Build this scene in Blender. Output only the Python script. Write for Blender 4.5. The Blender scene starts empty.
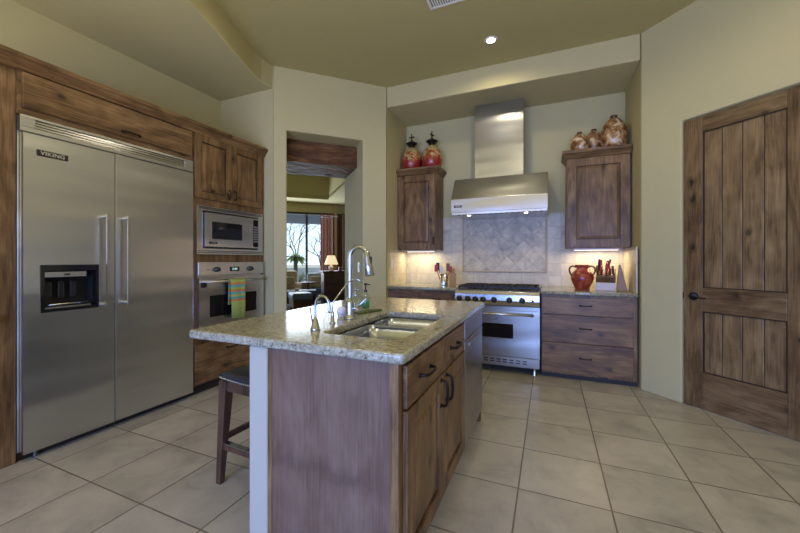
import bpy, bmesh, math, random
from mathutils import Vector, Matrix, noise
random.seed(7)
C = bpy.context.scene
COL = C.collection
R = math.radians
Q = 2 ** -.5

# ------------------------------------------------------------------ camera
cam = bpy.data.cameras.new('camera')
cam.sensor_width = 36
cam.lens = 350 / 800 * 36
cam.shift_y = -6.5 / 800
cam.clip_start = .02
co = bpy.data.objects.new('camera', cam); COL.objects.link(co)
co.location = (0, 0, 1.24)
co.rotation_euler = (R(90), 0, R(23.1))
C.camera = co

# ------------------------------------------------------------------ light
C.view_settings.view_transform = 'Standard'
C.view_settings.look = 'None'
C.view_settings.gamma = 1
C.view_settings.use_curve_mapping = False
C.view_settings.exposure = 0.08
C.cycles.max_bounces = 10
C.cycles.diffuse_bounces = 6
C.cycles.glossy_bounces = 5
C.cycles.transparent_max_bounces = 12
C.cycles.sample_clamp_indirect = 6
C.cycles.caustics_reflective = False
C.cycles.caustics_refractive = False
C.cycles.use_denoising = True

W = bpy.data.worlds.new('sky'); C.world = W; W.use_nodes = True
wn = W.node_tree.nodes; wl = W.node_tree.links
bg = wn['Background']
bg.inputs['Color'].default_value = (.70, .84, 1.0, 1); bg.inputs['Strength'].default_value = 1.9


def area(name, loc, rot, sx, sy, power, color, spread=None):
    l = bpy.data.lights.new(name, 'AREA'); l.shape = 'RECTANGLE'; l.size = sx; l.size_y = sy
    l.energy = power; l.color = color
    if spread: l.spread = spread
    o = bpy.data.objects.new(name, l); COL.objects.link(o); o.location = loc; o.rotation_euler = rot
    return o


COOL = (.17, .33, 1.0)
WARM = (1.0, .86, .60)
# daylight entering through the glazed rear wall and the living room glazing
area('rear_window_daylight', (-1.3, -3.05, 1.10), (R(76), 0, 0), 1.9, 1.5, 76, COOL, R(125))
area('rear_window_daylight.001', (.9, -3.05, 1.10), (R(76), 0, 0), 1.9, 1.5, 76, COOL, R(125))
# unseen warm fill added behind the viewer to brighten the ceiling and upper walls
area('ceiling_fill', (-.5, -1.3, 1.3), (R(178), 0, 0), 4.2, 2.6, 124, (1.0, .87, .60))
_lv = Vector((-2.405, 3.437, 0)) + Vector((-Q, Q, 0)) * 6.5 + Vector((Q, Q, 0)) * -.2
area('living_window_daylight', (_lv.x, _lv.y, 1.5), (R(-90), 0, R(45)), 3.6, 2.4, 130, (.75, .86, 1))


# ------------------------------------------------------------------ materials
def newmat(name):
    m = bpy.data.materials.new(name); m.use_nodes = True
    nt = m.node_tree
    return m, nt.nodes, nt.links, nt.nodes['Principled BSDF']


def plain(name, col, rough=.5, metal=0, spec=.5, bump=0, bscale=60, coat=0, vary=0):
    m, n, l, p = newmat(name)
    p.inputs['Base Color'].default_value = (*col, 1); p.inputs['Roughness'].default_value = rough
    p.inputs['Metallic'].default_value = metal; p.inputs['Specular IOR Level'].default_value = spec
    p.inputs['Coat Weight'].default_value = coat
    tc = n.new('ShaderNodeTexCoord'); ns = n.new('ShaderNodeTexNoise'); ns.inputs['Scale'].default_value = bscale
    ns.inputs['Detail'].default_value = 4
    l.new(tc.outputs['Object'], ns.inputs['Vector'])
    if bump:
        b = n.new('ShaderNodeBump'); b.inputs['Strength'].default_value = bump; b.inputs['Distance'].default_value = .01
        l.new(ns.outputs['Fac'], b.inputs['Height']); l.new(b.outputs['Normal'], p.inputs['Normal'])
    if vary:
        mx = n.new('ShaderNodeMix'); mx.data_type = 'RGBA'
        mx.inputs[6].default_value = (*[c * (1 - vary) for c in col], 1); mx.inputs[7].default_value = (*[min(1, c * (1 + vary)) for c in col], 1)
        l.new(ns.outputs['Fac'], mx.inputs[0]); l.new(mx.outputs[2], p.inputs['Base Color'])
    return m


def ramp(n, stops):
    r = n.new('ShaderNodeValToRGB'); e = r.color_ramp.elements
    while len(e) > 1: e.remove(e[-1])
    e[0].position = stops[0][0]; e[0].color = (*stops[0][1], 1)
    for p, c in stops[1:]:
        k = e.new(p); k.color = (*c, 1)
    return r


def wood(name, axis, dark, mid, light, rough=.42, knots=.8, grain=1.0, coat=.05):
    m, n, l, p = newmat(name)
    tc = n.new('ShaderNodeTexCoord'); oi = n.new('ShaderNodeObjectInfo')
    ad = n.new('ShaderNodeVectorMath'); ad.operation = 'ADD'
    sc = n.new('ShaderNodeVectorMath'); sc.operation = 'SCALE'
    sc.inputs[0].default_value = (7.3, 3.1, 5.7); l.new(oi.outputs['Random'], sc.inputs['Scale'])
    l.new(tc.outputs['Object'], ad.inputs[0]); l.new(sc.outputs[0], ad.inputs[1])

    def stretched(a, b):
        mp = n.new('ShaderNodeMapping'); s = [a, a, a]; s['xyz'.index(axis)] = b
        mp.inputs['Scale'].default_value = s; l.new(ad.outputs[0], mp.inputs['Vector']); return mp
    big = n.new('ShaderNodeTexNoise'); big.inputs['Scale'].default_value = 1; big.inputs['Detail'].default_value = 8; big.inputs['Roughness'].default_value = .62; big.inputs['Distortion'].default_value = 1.4
    l.new(stretched(8 * grain, 1.5).outputs[0], big.inputs['Vector'])
    fine = n.new('ShaderNodeTexNoise'); fine.inputs['Scale'].default_value = 1; fine.inputs['Detail'].default_value = 4
    l.new(stretched(110, 5).outputs[0], fine.inputs['Vector'])
    blot = n.new('ShaderNodeTexNoise'); blot.inputs['Scale'].default_value = 1; blot.inputs['Detail'].default_value = 6; blot.inputs['Distortion'].default_value = 1.5
    l.new(stretched(5, 2.6).outputs[0], blot.inputs['Vector'])
    a1 = n.new('ShaderNodeMath'); a1.operation = 'MULTIPLY_ADD'; a1.inputs[1].default_value = .50
    l.new(big.outputs['Fac'], a1.inputs[0])
    a2 = n.new('ShaderNodeMath'); a2.operation = 'MULTIPLY_ADD'; a2.inputs[1].default_value = .36; a2.inputs[2].default_value = 0
    l.new(fine.outputs['Fac'], a2.inputs[0]); 
    a3 = n.new('ShaderNodeMath'); a3.operation = 'MULTIPLY_ADD'; a3.inputs[1].default_value = .39
    l.new(blot.outputs['Fac'], a3.inputs[0]); l.new(a2.outputs[0], a3.inputs[2]); l.new(a3.outputs[0], a1.inputs[2])
    rp = ramp(n, [(.44, dark), (.60, mid), (.79, light)]); l.new(a1.outputs[0], rp.inputs[0])
    out = rp.outputs[0]
    if knots:
        vo = n.new('ShaderNodeTexVoronoi'); vo.inputs['Scale'].default_value = 1
        wob = n.new('ShaderNodeVectorMath'); wob.operation = 'MULTIPLY_ADD'; wob.inputs[1].default_value = (.5, .5, .5)
        l.new(blot.outputs['Color'], wob.inputs[0]); l.new(stretched(5.5, 3.6).outputs[0], wob.inputs[2])
        vo.voronoi_dimensions = '2D'; sx_ = n.new('ShaderNodeSeparateXYZ'); l.new(wob.outputs[0], sx_.inputs[0]); cx_ = n.new('ShaderNodeCombineXYZ'); l.new(sx_.outputs['X'], cx_.inputs[0]); l.new(sx_.outputs['Z'], cx_.inputs[1]); l.new(cx_.outputs[0], vo.inputs['Vector'])
        kd = ramp(n, [(.05, (knots,) * 3), (.11, (knots * .45,) * 3), (.24, (0, 0, 0))]); l.new(vo.outputs['Distance'], kd.inputs[0])
        vb = n.new('ShaderNodeSeparateColor'); l.new(vo.outputs['Color'], vb.inputs[0])
        gt = n.new('ShaderNodeMath'); gt.operation = 'GREATER_THAN'; gt.inputs[1].default_value = .76; l.new(vb.outputs[0], gt.inputs[0])
        kr = n.new('ShaderNodeMath'); kr.operation = 'MULTIPLY'; l.new(kd.outputs[0], kr.inputs[0]); l.new(gt.outputs[0], kr.inputs[1])
        mx = n.new('ShaderNodeMix'); mx.data_type = 'RGBA'
        l.new(kr.outputs[0], mx.inputs[0]); l.new(out, mx.inputs[6]); mx.inputs[7].default_value = (*[c * .35 for c in dark], 1)
        out = mx.outputs[2]
    l.new(out, p.inputs['Base Color'])
    p.inputs['Roughness'].default_value = rough; p.inputs['Specular IOR Level'].default_value = .35; p.inputs['Coat Weight'].default_value = coat; p.inputs['Coat Roughness'].default_value = .3
    b = n.new('ShaderNodeBump'); b.inputs['Strength'].default_value = .15; b.inputs['Distance'].default_value = .003
    l.new(fine.outputs['Fac'], b.inputs['Height']); l.new(b.outputs['Normal'], p.inputs['Normal'])
    return m


WD = ((.036, .018, .008), (.145, .078, .031), (.30, .182, .078))
wood_z = wood('knotty_alder_vertical', 'z', *WD)
wood_x = wood('knotty_alder_horizontal', 'x', *WD)
wood_y = wood('knotty_alder_deep', 'y', *WD)
glaze = plain('dark_glaze_groove', (.030, .014, .008), .5, vary=.3)
DW_ = ((.038, .021, .010), (.135, .080, .035), (.26, .175, .082))
DP_ = ((.06, .036, .017), (.185, .118, .054), (.31, .215, .105))
door_z = wood('pantry_door_vertical', 'z', *DW_, knots=.9)
plank_z = wood('pantry_plank_vertical', 'z', *DP_, knots=.8)
door_x = wood('pantry_door_horizontal', 'x', *DW_, knots=.7)
wood_isl = wood('island_panel_wood', 'z', (.095, .055, .036), (.150, .095, .064), (.20, .135, .095), knots=.35, grain=.6)
beam_m = wood('rough_beam_wood', 'x', (.025, .009, .005), (.095, .038, .016), (.25, .12, .045), rough=.6, knots=.5, coat=0)
stool_m = wood('dark_walnut', 'z', (.018, .009, .006), (.065, .031, .018), (.13, .065, .036), knots=0, coat=.4)
dark_wood = wood('dark_console_wood', 'x', (.02, .008, .005), (.06, .025, .015), (.11, .05, .03), knots=0)

wall_m = plain('khaki_plaster', (.53, .476, .262), .85, spec=.15, bump=.06, bscale=9, vary=.03)
ceil_m = plain('ceiling_plaster', (.46, .41, .20), .9, spec=.1, bump=.05, bscale=9, vary=.03)
pony_m = plain('pony_wall_plaster', (.44, .42, .34), .8, spec=.2, bump=.05, bscale=12)


def steel(name, base=.58, rough=.27, axis='z', aniso=.35, rot=0.0, tint=(.96, .98, 1.0)):
    m, n, l, p = newmat(name)
    tc = n.new('ShaderNodeTexCoord'); mp = n.new('ShaderNodeMapping'); s = [400, 400, 400]; s['xyz'.index(axis)] = 3
    mp.inputs['Scale'].default_value = s; ns = n.new('ShaderNodeTexNoise'); ns.inputs['Scale'].default_value = 1; ns.inputs['Detail'].default_value = 2
    l.new(tc.outputs['Object'], mp.inputs['Vector']); l.new(mp.outputs[0], ns.inputs['Vector'])
    wv = n.new('ShaderNodeTexNoise'); wv.inputs['Scale'].default_value = 1.7; wv.inputs['Detail'].default_value = 1
    mw_ = n.new('ShaderNodeMapping'); mw_.inputs['Scale'].default_value = (.5, .5, 2.2); l.new(tc.outputs['Object'], mw_.inputs['Vector']); l.new(mw_.outputs[0], wv.inputs['Vector'])
    mr = n.new('ShaderNodeMapRange'); mr.inputs['To Min'].default_value = rough - .004; mr.inputs['To Max'].default_value = rough + .004
    l.new(ns.outputs['Fac'], mr.inputs['Value']); l.new(mr.outputs[0], p.inputs['Roughness'])
    p.inputs['Base Color'].default_value = (base * tint[0], base * tint[1], base * tint[2], 1); p.inputs['Metallic'].default_value = 1
    p.inputs['Anisotropic'].default_value = aniso; p.inputs['Anisotropic Rotation'].default_value = rot
    b = n.new('ShaderNodeBump'); b.inputs['Strength'].default_value = .6; b.inputs['Distance'].default_value = .03
    l.new(wv.outputs['Fac'], b.inputs['Height']); l.new(b.outputs['Normal'], p.inputs['Normal'])
    return m


steel_m = steel('brushed_stainless', .68, .27)
steel_r = steel('range_stainless', .36, .30, tint=(1, .95, .84))
steel_h = steel('hood_stainless', .54, .27, 'x')
steel_b = steel('bright_stainless', .66, .25, 'x', .2)
chrome = plain('polished_nickel', (.50, .55, .62), .14, 1)
sink_m = steel('sink_stainless', .50, .26, 'y', .3, tint=(.80, .90, 1.05))
blackg = plain('black_glass', (.008, .008, .009), .08, 0, .6)
blackp = plain('black_plastic', (.015, .015, .017), .35)
iron = plain('cast_iron', (.012, .012, .013), .45, .3, bump=.2, bscale=200)
bronze = plain('oil_rubbed_bronze', (.020, .014, .011), .35, .7)
toe_m = plain('toe_kick_black', (.02, .014, .010), .6)
white_m = plain('white_plastic', (.75, .74, .70), .35)
letter = plain('badge_lettering', (.75, .74, .70), .25, .8)


def granite():
    m, n, l, p = newmat('speckled_granite')
    tc = n.new('ShaderNodeTexCoord')
    a = n.new('ShaderNodeTexNoise'); a.inputs['Scale'].default_value = 38; a.inputs['Detail'].default_value = 7; a.inputs['Roughness'].default_value = .72
    v = n.new('ShaderNodeTexVoronoi'); v.inputs['Scale'].default_value = 110
    b = n.new('ShaderNodeTexNoise'); b.inputs['Scale'].default_value = 60; b.inputs['Detail'].default_value = 5
    for t in (a, v, b): l.new(tc.outputs['Object'], t.inputs['Vector'])
    r = ramp(n, [(.30, (.07, .07, .055)), (.41, (.20, .185, .12)), (.52, (.30, .295, .20)), (.64, (.44, .43, .33)), (.75, (.25, .25, .19))])
    l.new(a.outputs['Fac'], r.inputs[0])
    mx = n.new('ShaderNodeMix'); mx.data_type = 'RGBA'; mx.inputs[0].default_value = .32
    vr = ramp(n, [(0, (.10, .08, .07)), (.35, (.36, .34, .25)), (.8, (.62, .61, .5))])
    bw = n.new('ShaderNodeRGBToBW'); l.new(v.outputs['Color'], bw.inputs[0]); l.new(bw.outputs[0], vr.inputs[0])
    l.new(r.outputs[0], mx.inputs[6]); l.new(vr.outputs[0], mx.inputs[7])
    mx2 = n.new('ShaderNodeMix'); mx2.data_type = 'RGBA'
    br = ramp(n, [(.60, (0, 0, 0)), (.68, (.8, .8, .8))]); l.new(b.outputs['Fac'], br.inputs[0])
    l.new(br.outputs[0], mx2.inputs[0]); l.new(mx.outputs[2], mx2.inputs[6]); mx2.inputs[7].default_value = (.06, .045, .04, 1)
    l.new(mx2.outputs[2], p.inputs['Base Color']); p.inputs['Roughness'].default_value = .13; p.inputs['Specular IOR Level'].default_value = .6
    return m


granite_m = granite()


def tiles(name, size, off, base, vary, mortar, msize, rough, rot=0, plane='xy', nscale=6, row=None):
    m, n, l, p = newmat(name)
    tc = n.new('ShaderNodeTexCoord'); sp = n.new('ShaderNodeSeparateXYZ'); cb = n.new('ShaderNodeCombineXYZ')
    l.new(tc.outputs['Object'], sp.inputs[0])
    l.new(sp.outputs[plane[0].upper()], cb.inputs[0]); l.new(sp.outputs[plane[1].upper()], cb.inputs[1])
    mp = n.new('ShaderNodeMapping'); mp.inputs['Location'].default_value = (off[0], off[1], 0); mp.inputs['Rotation'].default_value = (0, 0, R(rot))
    l.new(cb.outputs[0], mp.inputs['Vector'])
    br = n.new('ShaderNodeTexBrick'); br.offset = 0 if row is None else .5; br.squash = 1
    br.inputs['Scale'].default_value = 1; br.inputs['Brick Width'].default_value = size; br.inputs['Row Height'].default_value = row or size
    br.inputs['Mortar Size'].default_value = msize; br.inputs['Mortar Smooth'].default_value = .2; br.inputs['Bias'].default_value = 0
    br.inputs['Color1'].default_value = (0, 0, 0, 1); br.inputs['Color2'].default_value = (1, 1, 1, 1); br.inputs['Mortar'].default_value = (.5, .5, .5, 1)
    l.new(mp.outputs[0], br.inputs['Vector'])
    ns = n.new('ShaderNodeTexNoise'); ns.inputs['Scale'].default_value = nscale; ns.inputs['Detail'].default_value = 7; ns.inputs['Roughness'].default_value = .62; ns.inputs['Distortion'].default_value = .5
    ofs = n.new('ShaderNodeVectorMath'); ofs.operation = 'MULTIPLY_ADD'; ofs.inputs[1].default_value = (9, 5, 3)
    l.new(br.outputs['Color'], ofs.inputs[0]); l.new(tc.outputs['Object'], ofs.inputs[2]); l.new(ofs.outputs[0], ns.inputs['Vector'])
    lo = [c * (1 - vary * 1.6) for c in base]; hi = [min(1, c * (1 + vary)) for c in base]
    r = ramp(n, [(.3, lo), (.5, base), (.7, hi)]); l.new(ns.outputs['Fac'], r.inputs[0])
    bri = n.new('ShaderNodeMapRange'); bri.inputs['To Min'].default_value = 1 - vary * .5; bri.inputs['To Max'].default_value = 1 + vary * .35
    l.new(br.outputs['Color'], bri.inputs['Value'])
    ml = n.new('ShaderNodeVectorMath'); ml.operation = 'SCALE'; l.new(r.outputs[0], ml.inputs[0]); l.new(bri.outputs[0], ml.inputs['Scale'])
    mx = n.new('ShaderNodeMix'); mx.data_type = 'RGBA'; l.new(br.outputs['Fac'], mx.inputs[0])
    l.new(ml.outputs[0], mx.inputs[6]); mx.inputs[7].default_value = (*mortar, 1)
    l.new(mx.outputs[2], p.inputs['Base Color']); p.inputs['Roughness'].default_value = rough
    b = n.new('ShaderNodeBump'); b.inputs['Strength'].default_value = .35; b.inputs['Distance'].default_value = .004; b.invert = True
    l.new(br.outputs['Fac'], b.inputs['Height']); l.new(b.outputs['Normal'], p.inputs['Normal'])
    return m


floor_m = tiles('beige_floor_tile', .44, (.155, -.24), (.445, .41, .325), .16, (.15, .125, .09), .0045, .30, nscale=4)
splash_m = tiles('travertine_splash', .15, (.02, 0), (.60, .54, .40), .14, (.47, .41, .31), .003, .45, plane='xz', nscale=9)
splash_s = tiles('travertine_side', .15, (.02, 0), (.60, .54, .40), .14, (.47, .41, .31), .003, .45, plane='yz', nscale=9)
diam_m = tiles('travertine_diamond', .140, (.0, .0), (.54, .47, .34), .24, (.40, .34, .25), .003, .45, rot=45, plane='xz', nscale=9)


def emit(name, col, s):
    m, n, l, p = newmat(name)
    p.inputs['Emission Color'].default_value = (*col, 1); p.inputs['Emission Strength'].default_value = s
    p.inputs['Base Color'].default_value = (*col, 1)
    return m


def glass_pane(name, tint=(.92, .96, .97), refl=.06):
    m = bpy.data.materials.new(name); m.use_nodes = True; nt = m.node_tree; n = nt.nodes; n.clear()
    o = n.new('ShaderNodeOutputMaterial'); t = n.new('ShaderNodeBsdfTransparent'); g = n.new('ShaderNodeBsdfGlossy'); mx = n.new('ShaderNodeMixShader')
    t.inputs[0].default_value = (*tint, 1); g.inputs['Roughness'].default_value = .03; mx.inputs[0].default_value = refl
    nt.links.new(t.outputs[0], mx.inputs[1]); nt.links.new(g.outputs[0], mx.inputs[2]); nt.links.new(mx.outputs[0], o.inputs[0])
    return m


pane_m = glass_pane('window_glass')
clear_m = glass_pane('clear_glass', (.86, .93, .90), .12)


# ------------------------------------------------------------------ helpers
def bm_():
    return bmesh.new()


def box(bm, x0, x1, y0, y1, z0, z1, mi=0):
    v = [bm.verts.new(p) for p in ((x0, y0, z0), (x1, y0, z0), (x1, y1, z0), (x0, y1, z0), (x0, y0, z1), (x1, y0, z1), (x1, y1, z1), (x0, y1, z1))]
    for f in ((0, 3, 2, 1), (4, 5, 6, 7), (0, 1, 5, 4), (1, 2, 6, 5), (2, 3, 7, 6), (3, 0, 4, 7)):
        k = bm.faces.new([v[i] for i in f]); k.material_index = mi
    return v


def prism(bm, pts, z0, z1, axis='z', mi=0):
    """extrude a 2D outline; axis z: (x,y); axis x: (y,z); axis y: (x,z)"""
    def P(a, b, c):
        return {'z': (a, b, c), 'x': (c, a, b), 'y': (a, c, b)}[axis]
    lo = [bm.verts.new(P(a, b, z0)) for a, b in pts]; hi = [bm.verts.new(P(a, b, z1)) for a, b in pts]
    fs = [bm.faces.new(lo), bm.faces.new(hi)]
    n = len(pts)
    for i in range(n): fs.append(bm.faces.new((lo[i], lo[(i + 1) % n], hi[(i + 1) % n], hi[i])))
    for f in fs: f.material_index = mi
    bmesh.ops.recalc_face_normals(bm, faces=fs)


def lathe(bm, prof, cx=0, cy=0, cz=0, n=28, mi=0, M=None):
    rings = []
    for r, z in prof:
        if r < 1e-5:
            rings.append([bm.verts.new((cx, cy, cz + z))])
        else:
            rings.append([bm.verts.new((cx + r * math.cos(2 * math.pi * i / n), cy + r * math.sin(2 * math.pi * i / n), cz + z)) for i in range(n)])
    fs = []
    for a, b in zip(rings, rings[1:]):
        if len(a) == 1 and len(b) == 1: continue
        for i in range(n):
            j = (i + 1) % n
            if len(a) == 1: fs.append(bm.faces.new((a[0], b[j], b[i])))
            elif len(b) == 1: fs.append(bm.faces.new((a[i], a[j], b[0])))
            else: fs.append(bm.faces.new((a[i], a[j], b[j], b[i])))
    for f in fs: f.smooth = True; f.material_index = mi
    if M is not None:
        vs = {v for rg in rings for v in rg}
        bmesh.ops.transform(bm, matrix=M, verts=list(vs))
    bmesh.ops.recalc_face_normals(bm, faces=fs)


def tube(bm, pts, r, n=10, mi=0, cap=True):
    pts = [Vector(p) for p in pts]; rs = r if isinstance(r, (list, tuple)) else [r] * len(pts)
    up = None; rings = []
    for i, p in enumerate(pts):
        t = ((pts[min(i + 1, len(pts) - 1)] - pts[max(i - 1, 0)])).normalized()
        if up is None:
            up = Vector((0, 0, 1)) if abs(t.z) < .9 else Vector((1, 0, 0))
        a = (up - t * up.dot(t)).normalized(); b = t.cross(a); up = a
        rings.append([bm.verts.new(p + (a * math.cos(2 * math.pi * k / n) + b * math.sin(2 * math.pi * k / n)) * rs[i]) for k in range(n)])
    fs = []
    for a, b in zip(rings, rings[1:]):
        for k in range(n): fs.append(bm.faces.new((a[k], a[(k + 1) % n], b[(k + 1) % n], b[k])))
    for f in fs: f.smooth = True
    if cap: fs += [bm.faces.new(rings[0]), bm.faces.new(rings[-1])]
    for f in fs: f.material_index = mi
    bmesh.ops.recalc_face_normals(bm, faces=fs)


def smoothpath(ctrl, n=6):
    P = [Vector(p) for p in ctrl]; P = [P[0]] + P + [P[-1]]; out = []
    for i in range(1, len(P) - 2):
        for k in range(n):
            t = k / n; a, b, c, d = P[i - 1:i + 3]
            out.append(.5 * ((2 * b) + (-a + c) * t + (2 * a - 5 * b + 4 * c - d) * t * t + (-a + 3 * b - 3 * c + d) * t ** 3))
    out.append(P[-2]); return out


def obj(name, bm, mat, parent=None, bevel=0, seg=2, smooth=False, label=None):
    me = bpy.data.meshes.new(name); bm.to_mesh(me); bm.free()
    for m in (mat if isinstance(mat, (list, tuple)) else [mat]): me.materials.append(m)
    if smooth:
        for p in me.polygons: p.use_smooth = True
    o = bpy.data.objects.new(name, me); COL.objects.link(o)
    if parent: o.parent = parent
    if bevel:
        b = o.modifiers.new('bevel', 'BEVEL'); b.width = bevel; b.segments = seg; b.limit_method = 'ANGLE'; b.angle_limit = R(35)
    if label: o['label'] = label
    return o


def thing(name, label, cat, loc=(0, 0, 0), rz=0, group=None):
    o = bpy.data.objects.new(name, None); COL.objects.link(o); o.empty_display_size = .05
    o.location = loc; o.rotation_euler = (0, 0, R(rz)); o['label'] = label; o['category'] = cat
    if group: o['group'] = group
    return o


def tag(o, label, cat, group=None):
    o['label'] = label; o['category'] = cat
    if group: o['group'] = group
    return o


def struct(name, bm, mat, bevel=0, seg=3):
    o = obj(name, bm, mat, None, bevel, seg); o['kind'] = 'structure'; return o


def bx(*a, **k):
    b = bm_(); box(b, *a, **k); return b


def text_mesh(name, s, size, mat, parent, loc, rot, extrude=.0008, sx=1.0):
    cu = bpy.data.curves.new(name, 'FONT'); cu.body = s; cu.size = size; cu.extrude = extrude
    cu.align_x = 'CENTER'; cu.align_y = 'CENTER'; cu.space_character = 1.05; cu.offset = size * .012
    t = bpy.data.objects.new(name + '_t', cu); COL.objects.link(t)
    dg = bpy.context.evaluated_depsgraph_get(); me = bpy.data.meshes.new_from_object(t.evaluated_get(dg))
    bpy.data.objects.remove(t); bpy.data.curves.remove(cu)
    me.transform(Matrix.Translation(loc) @ rot @ Matrix.Diagonal((sx, 1, 1, 1)))
    me.materials.clear(); me.materials.append(mat)
    o = bpy.data.objects.new(name, me); COL.objects.link(o); o.parent = parent
    return o


FRONT = Matrix.Rotation(R(90), 4, 'X')     # text standing up, facing local -y


def round_poly(pts, r, n=6):
    out = []
    m = len(pts)
    rr = r if isinstance(r, (list, tuple)) else [r] * m
    for i in range(m):
        p = Vector(pts[i]); a = (Vector(pts[i - 1]) - p).normalized(); b = (Vector(pts[(i + 1) % m]) - p).normalized()
        if rr[i] <= 0: out.append(tuple(p)); continue
        A = p + a * rr[i]; B = p + b * rr[i]
        for k in range(n + 1):
            t = k / n; q = A * (1 - t) ** 2 + p * 2 * t * (1 - t) + B * t * t; out.append((q.x, q.y))
    return out


def slab(name, outline, holes, z0, z1, mat, parent=None, bev=.012):
    cu = bpy.data.curves.new(name, 'CURVE'); cu.dimensions = '2D'; cu.fill_mode = 'BOTH'
    cu.extrude = (z1 - z0) / 2 - bev; cu.bevel_depth = bev; cu.bevel_resolution = 3; cu.offset = -bev
    for pts in [outline] + holes:
        s = cu.splines.new('POLY'); s.points.add(len(pts) - 1); s.use_cyclic_u = True
        for i, (x, y) in enumerate(pts): s.points[i].co = (x, y, 0, 1)
    t = bpy.data.objects.new(name + '_t', cu); COL.objects.link(t)
    dg = bpy.context.evaluated_depsgraph_get(); me = bpy.data.meshes.new_from_object(t.evaluated_get(dg))
    bpy.data.objects.remove(t); bpy.data.curves.remove(cu)
    me.transform(Matrix.Translation((0, 0, (z0 + z1) / 2)))
    me.materials.clear(); me.materials.append(mat)
    o = bpy.data.objects.new(name, me); COL.objects.link(o)
    if parent: o.parent = parent
    return o


def panel_door(bm, x0, x1, z0, z1, st=.06, y=-.022, flat=False):
    """framed door with a raised centre panel; slot 0 wood, slot 1 dark glaze"""
    box(bm, x0, x0 + st, y, 0, z0, z1); box(bm, x1 - st, x1, y, 0, z0, z1)
    box(bm, x0 + st, x1 - st, y, 0, z0, z0 + st); box(bm, x0 + st, x1 - st, y, 0, z1 - st, z1)
    a, b, c, d = x0 + st, x1 - st, z0 + st, z1 - st
    box(bm, a, b, y + .012, 0, c, d, 1)
    g = .008; k = .034
    r0 = [(a + g, c + g), (b - g, c + g), (b - g, d - g), (a + g, d - g)]
    r1 = [(a + k, c + k), (b - k, c + k), (b - k, d - k), (a + k, d - k)]
    v0 = [bm.verts.new((p[0], y + .0105, p[1])) for p in r0]; v1 = [bm.verts.new((p[0], y + .003, p[1])) for p in r1]
    for i in range(4): bm.faces.new((v0[i], v0[(i + 1) % 4], v1[(i + 1) % 4], v1[i]))
    bm.faces.new(v1)


def pull(parent, x, z, L=.11, vert=False, y=-.022, rad=.006, out=.03, name='handle', mat=None):
    b = bm_()
    d = L / 2
    pts = [(-d, 0, 0), (-d * .92, -out * .75, 0), (-d * .55, -out, 0), (0, -out * 1.05, 0), (d * .55, -out, 0), (d * .92, -out * .75, 0), (d, 0, 0)]
    if vert: pts = [(0, p[1], p[0]) for p in pts]
    pts = [(x + p[0], y + p[1], z + p[2]) for p in pts]
    tube(b, smoothpath(pts, 4), rad, 8)
    for s in (-d, d):
        c = (x, y, z + s) if vert else (x + s, y, z)
        lathe(b, [(0, -.003), (rad * 1.9, -.003), (rad * 1.7, .003), (0, .004)], n=12, M=Matrix.Translation(c) @ Matrix.Rotation(R(90), 4, 'X'))
    return obj(name, b, mat or bronze, parent)


# ------------------------------------------------------------------ setting: floor, walls, ceiling
struct('floor', bx(-8.5, 2.6, -3.3, 4.9, -.1, 0), floor_m)
ZC = 3.40
b = bm_(); prism(b, [(-3.9, -3.3), (2.6, -3.3), (2.6, 4.9), (-2.2, 4.9), (-3.9, 3.2)], ZC, ZC + .12)
struct('ceiling', b, ceil_m)
struct('wall_back', bx(-2.2, 1.1, 4.66, 4.82, 0, ZC + .05), wall_m)
BV = .014
DR = Matrix.Translation((-2.4055, 3.4375, 0)) @ Matrix.Rotation(R(45), 4, 'Z')
b = bm_(); prism(b, [(-.5855, 0), (-.4425, 0), (-.4425, 2.70), (.4425, 2.70), (.4425, 0), (.7525, 0), (.7525, ZC + .06), (-.5855, ZC + .06)], 0, .985, 'y')
bmesh.ops.transform(b, matrix=DR, verts=b.verts)
struct('wall_doorway', b, wall_m, BV)
b = bm_(); prism(b, [(-1.8745, 3.979), (-1.89, 4.9), (-2.40, 4.90), (-2.60, 4.70)], 0, ZC + .05)
struct('wall_pier', b, wall_m)
b = bm_(); prism(b, [(-2.826, 3.028), (-3.80, 3.028), (-3.80, 3.60), (-3.43, 3.62)], 0, ZC + .05)
struct('wall_left_corner', b, wall_m)
b = bm_(); prism(b, [(-1.877, 3.970), (.80, 3.970), (.84, 4.75), (-1.895, 4.75)], 3.15, ZC + .05)
struct('wall_niche_header', b, wall_m, .012)
DW = .785
e = (1.049 + DW * Q, 3.726 - DW * Q)
b = bm_(); prism(b, [(.806, 3.985), (.79, 4.86), (1.0, 4.86), (1.0, 3.99)], 0, ZC + .05)
struct('wall_right_niche', b, wall_m, .006)
b = bm_(); prism(b, [(-.3493, 0), (0, 0), (0, 2.435), (DW, 2.435), (DW, 0), (1.80, 0), (1.80, ZC + .06), (-.3493, ZC + .06)], 0, .15, 'y')
bmesh.ops.transform(b, matrix=Matrix.Translation((1.049, 3.726, 0)) @ Matrix.Rotation(R(-45), 4, 'Z'), verts=b.verts)
struct('wall_pantry', b, wall_m, .012)
struct('wall_right', bx(2.3, 2.42, -3.2, 2.7, 0, ZC + .05), wall_m)
struct('wall_left', bx(-3.80, -3.64, -3.2, 3.1, 0, ZC + .05), wall_m)
# rear wall with two glazed openings behind the viewer
b = bm_()
for x0, x1 in ((-3.7, -2.3), (-.3, -.1), (1.9, 2.4)): box(b, x0, x1, -3.25, -3.12, 0, 2.15)
box(b, -3.7, 2.4, -3.25, -3.12, 2.15, ZC + .05)
struct('wall_rear', b, wall_m)
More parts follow.
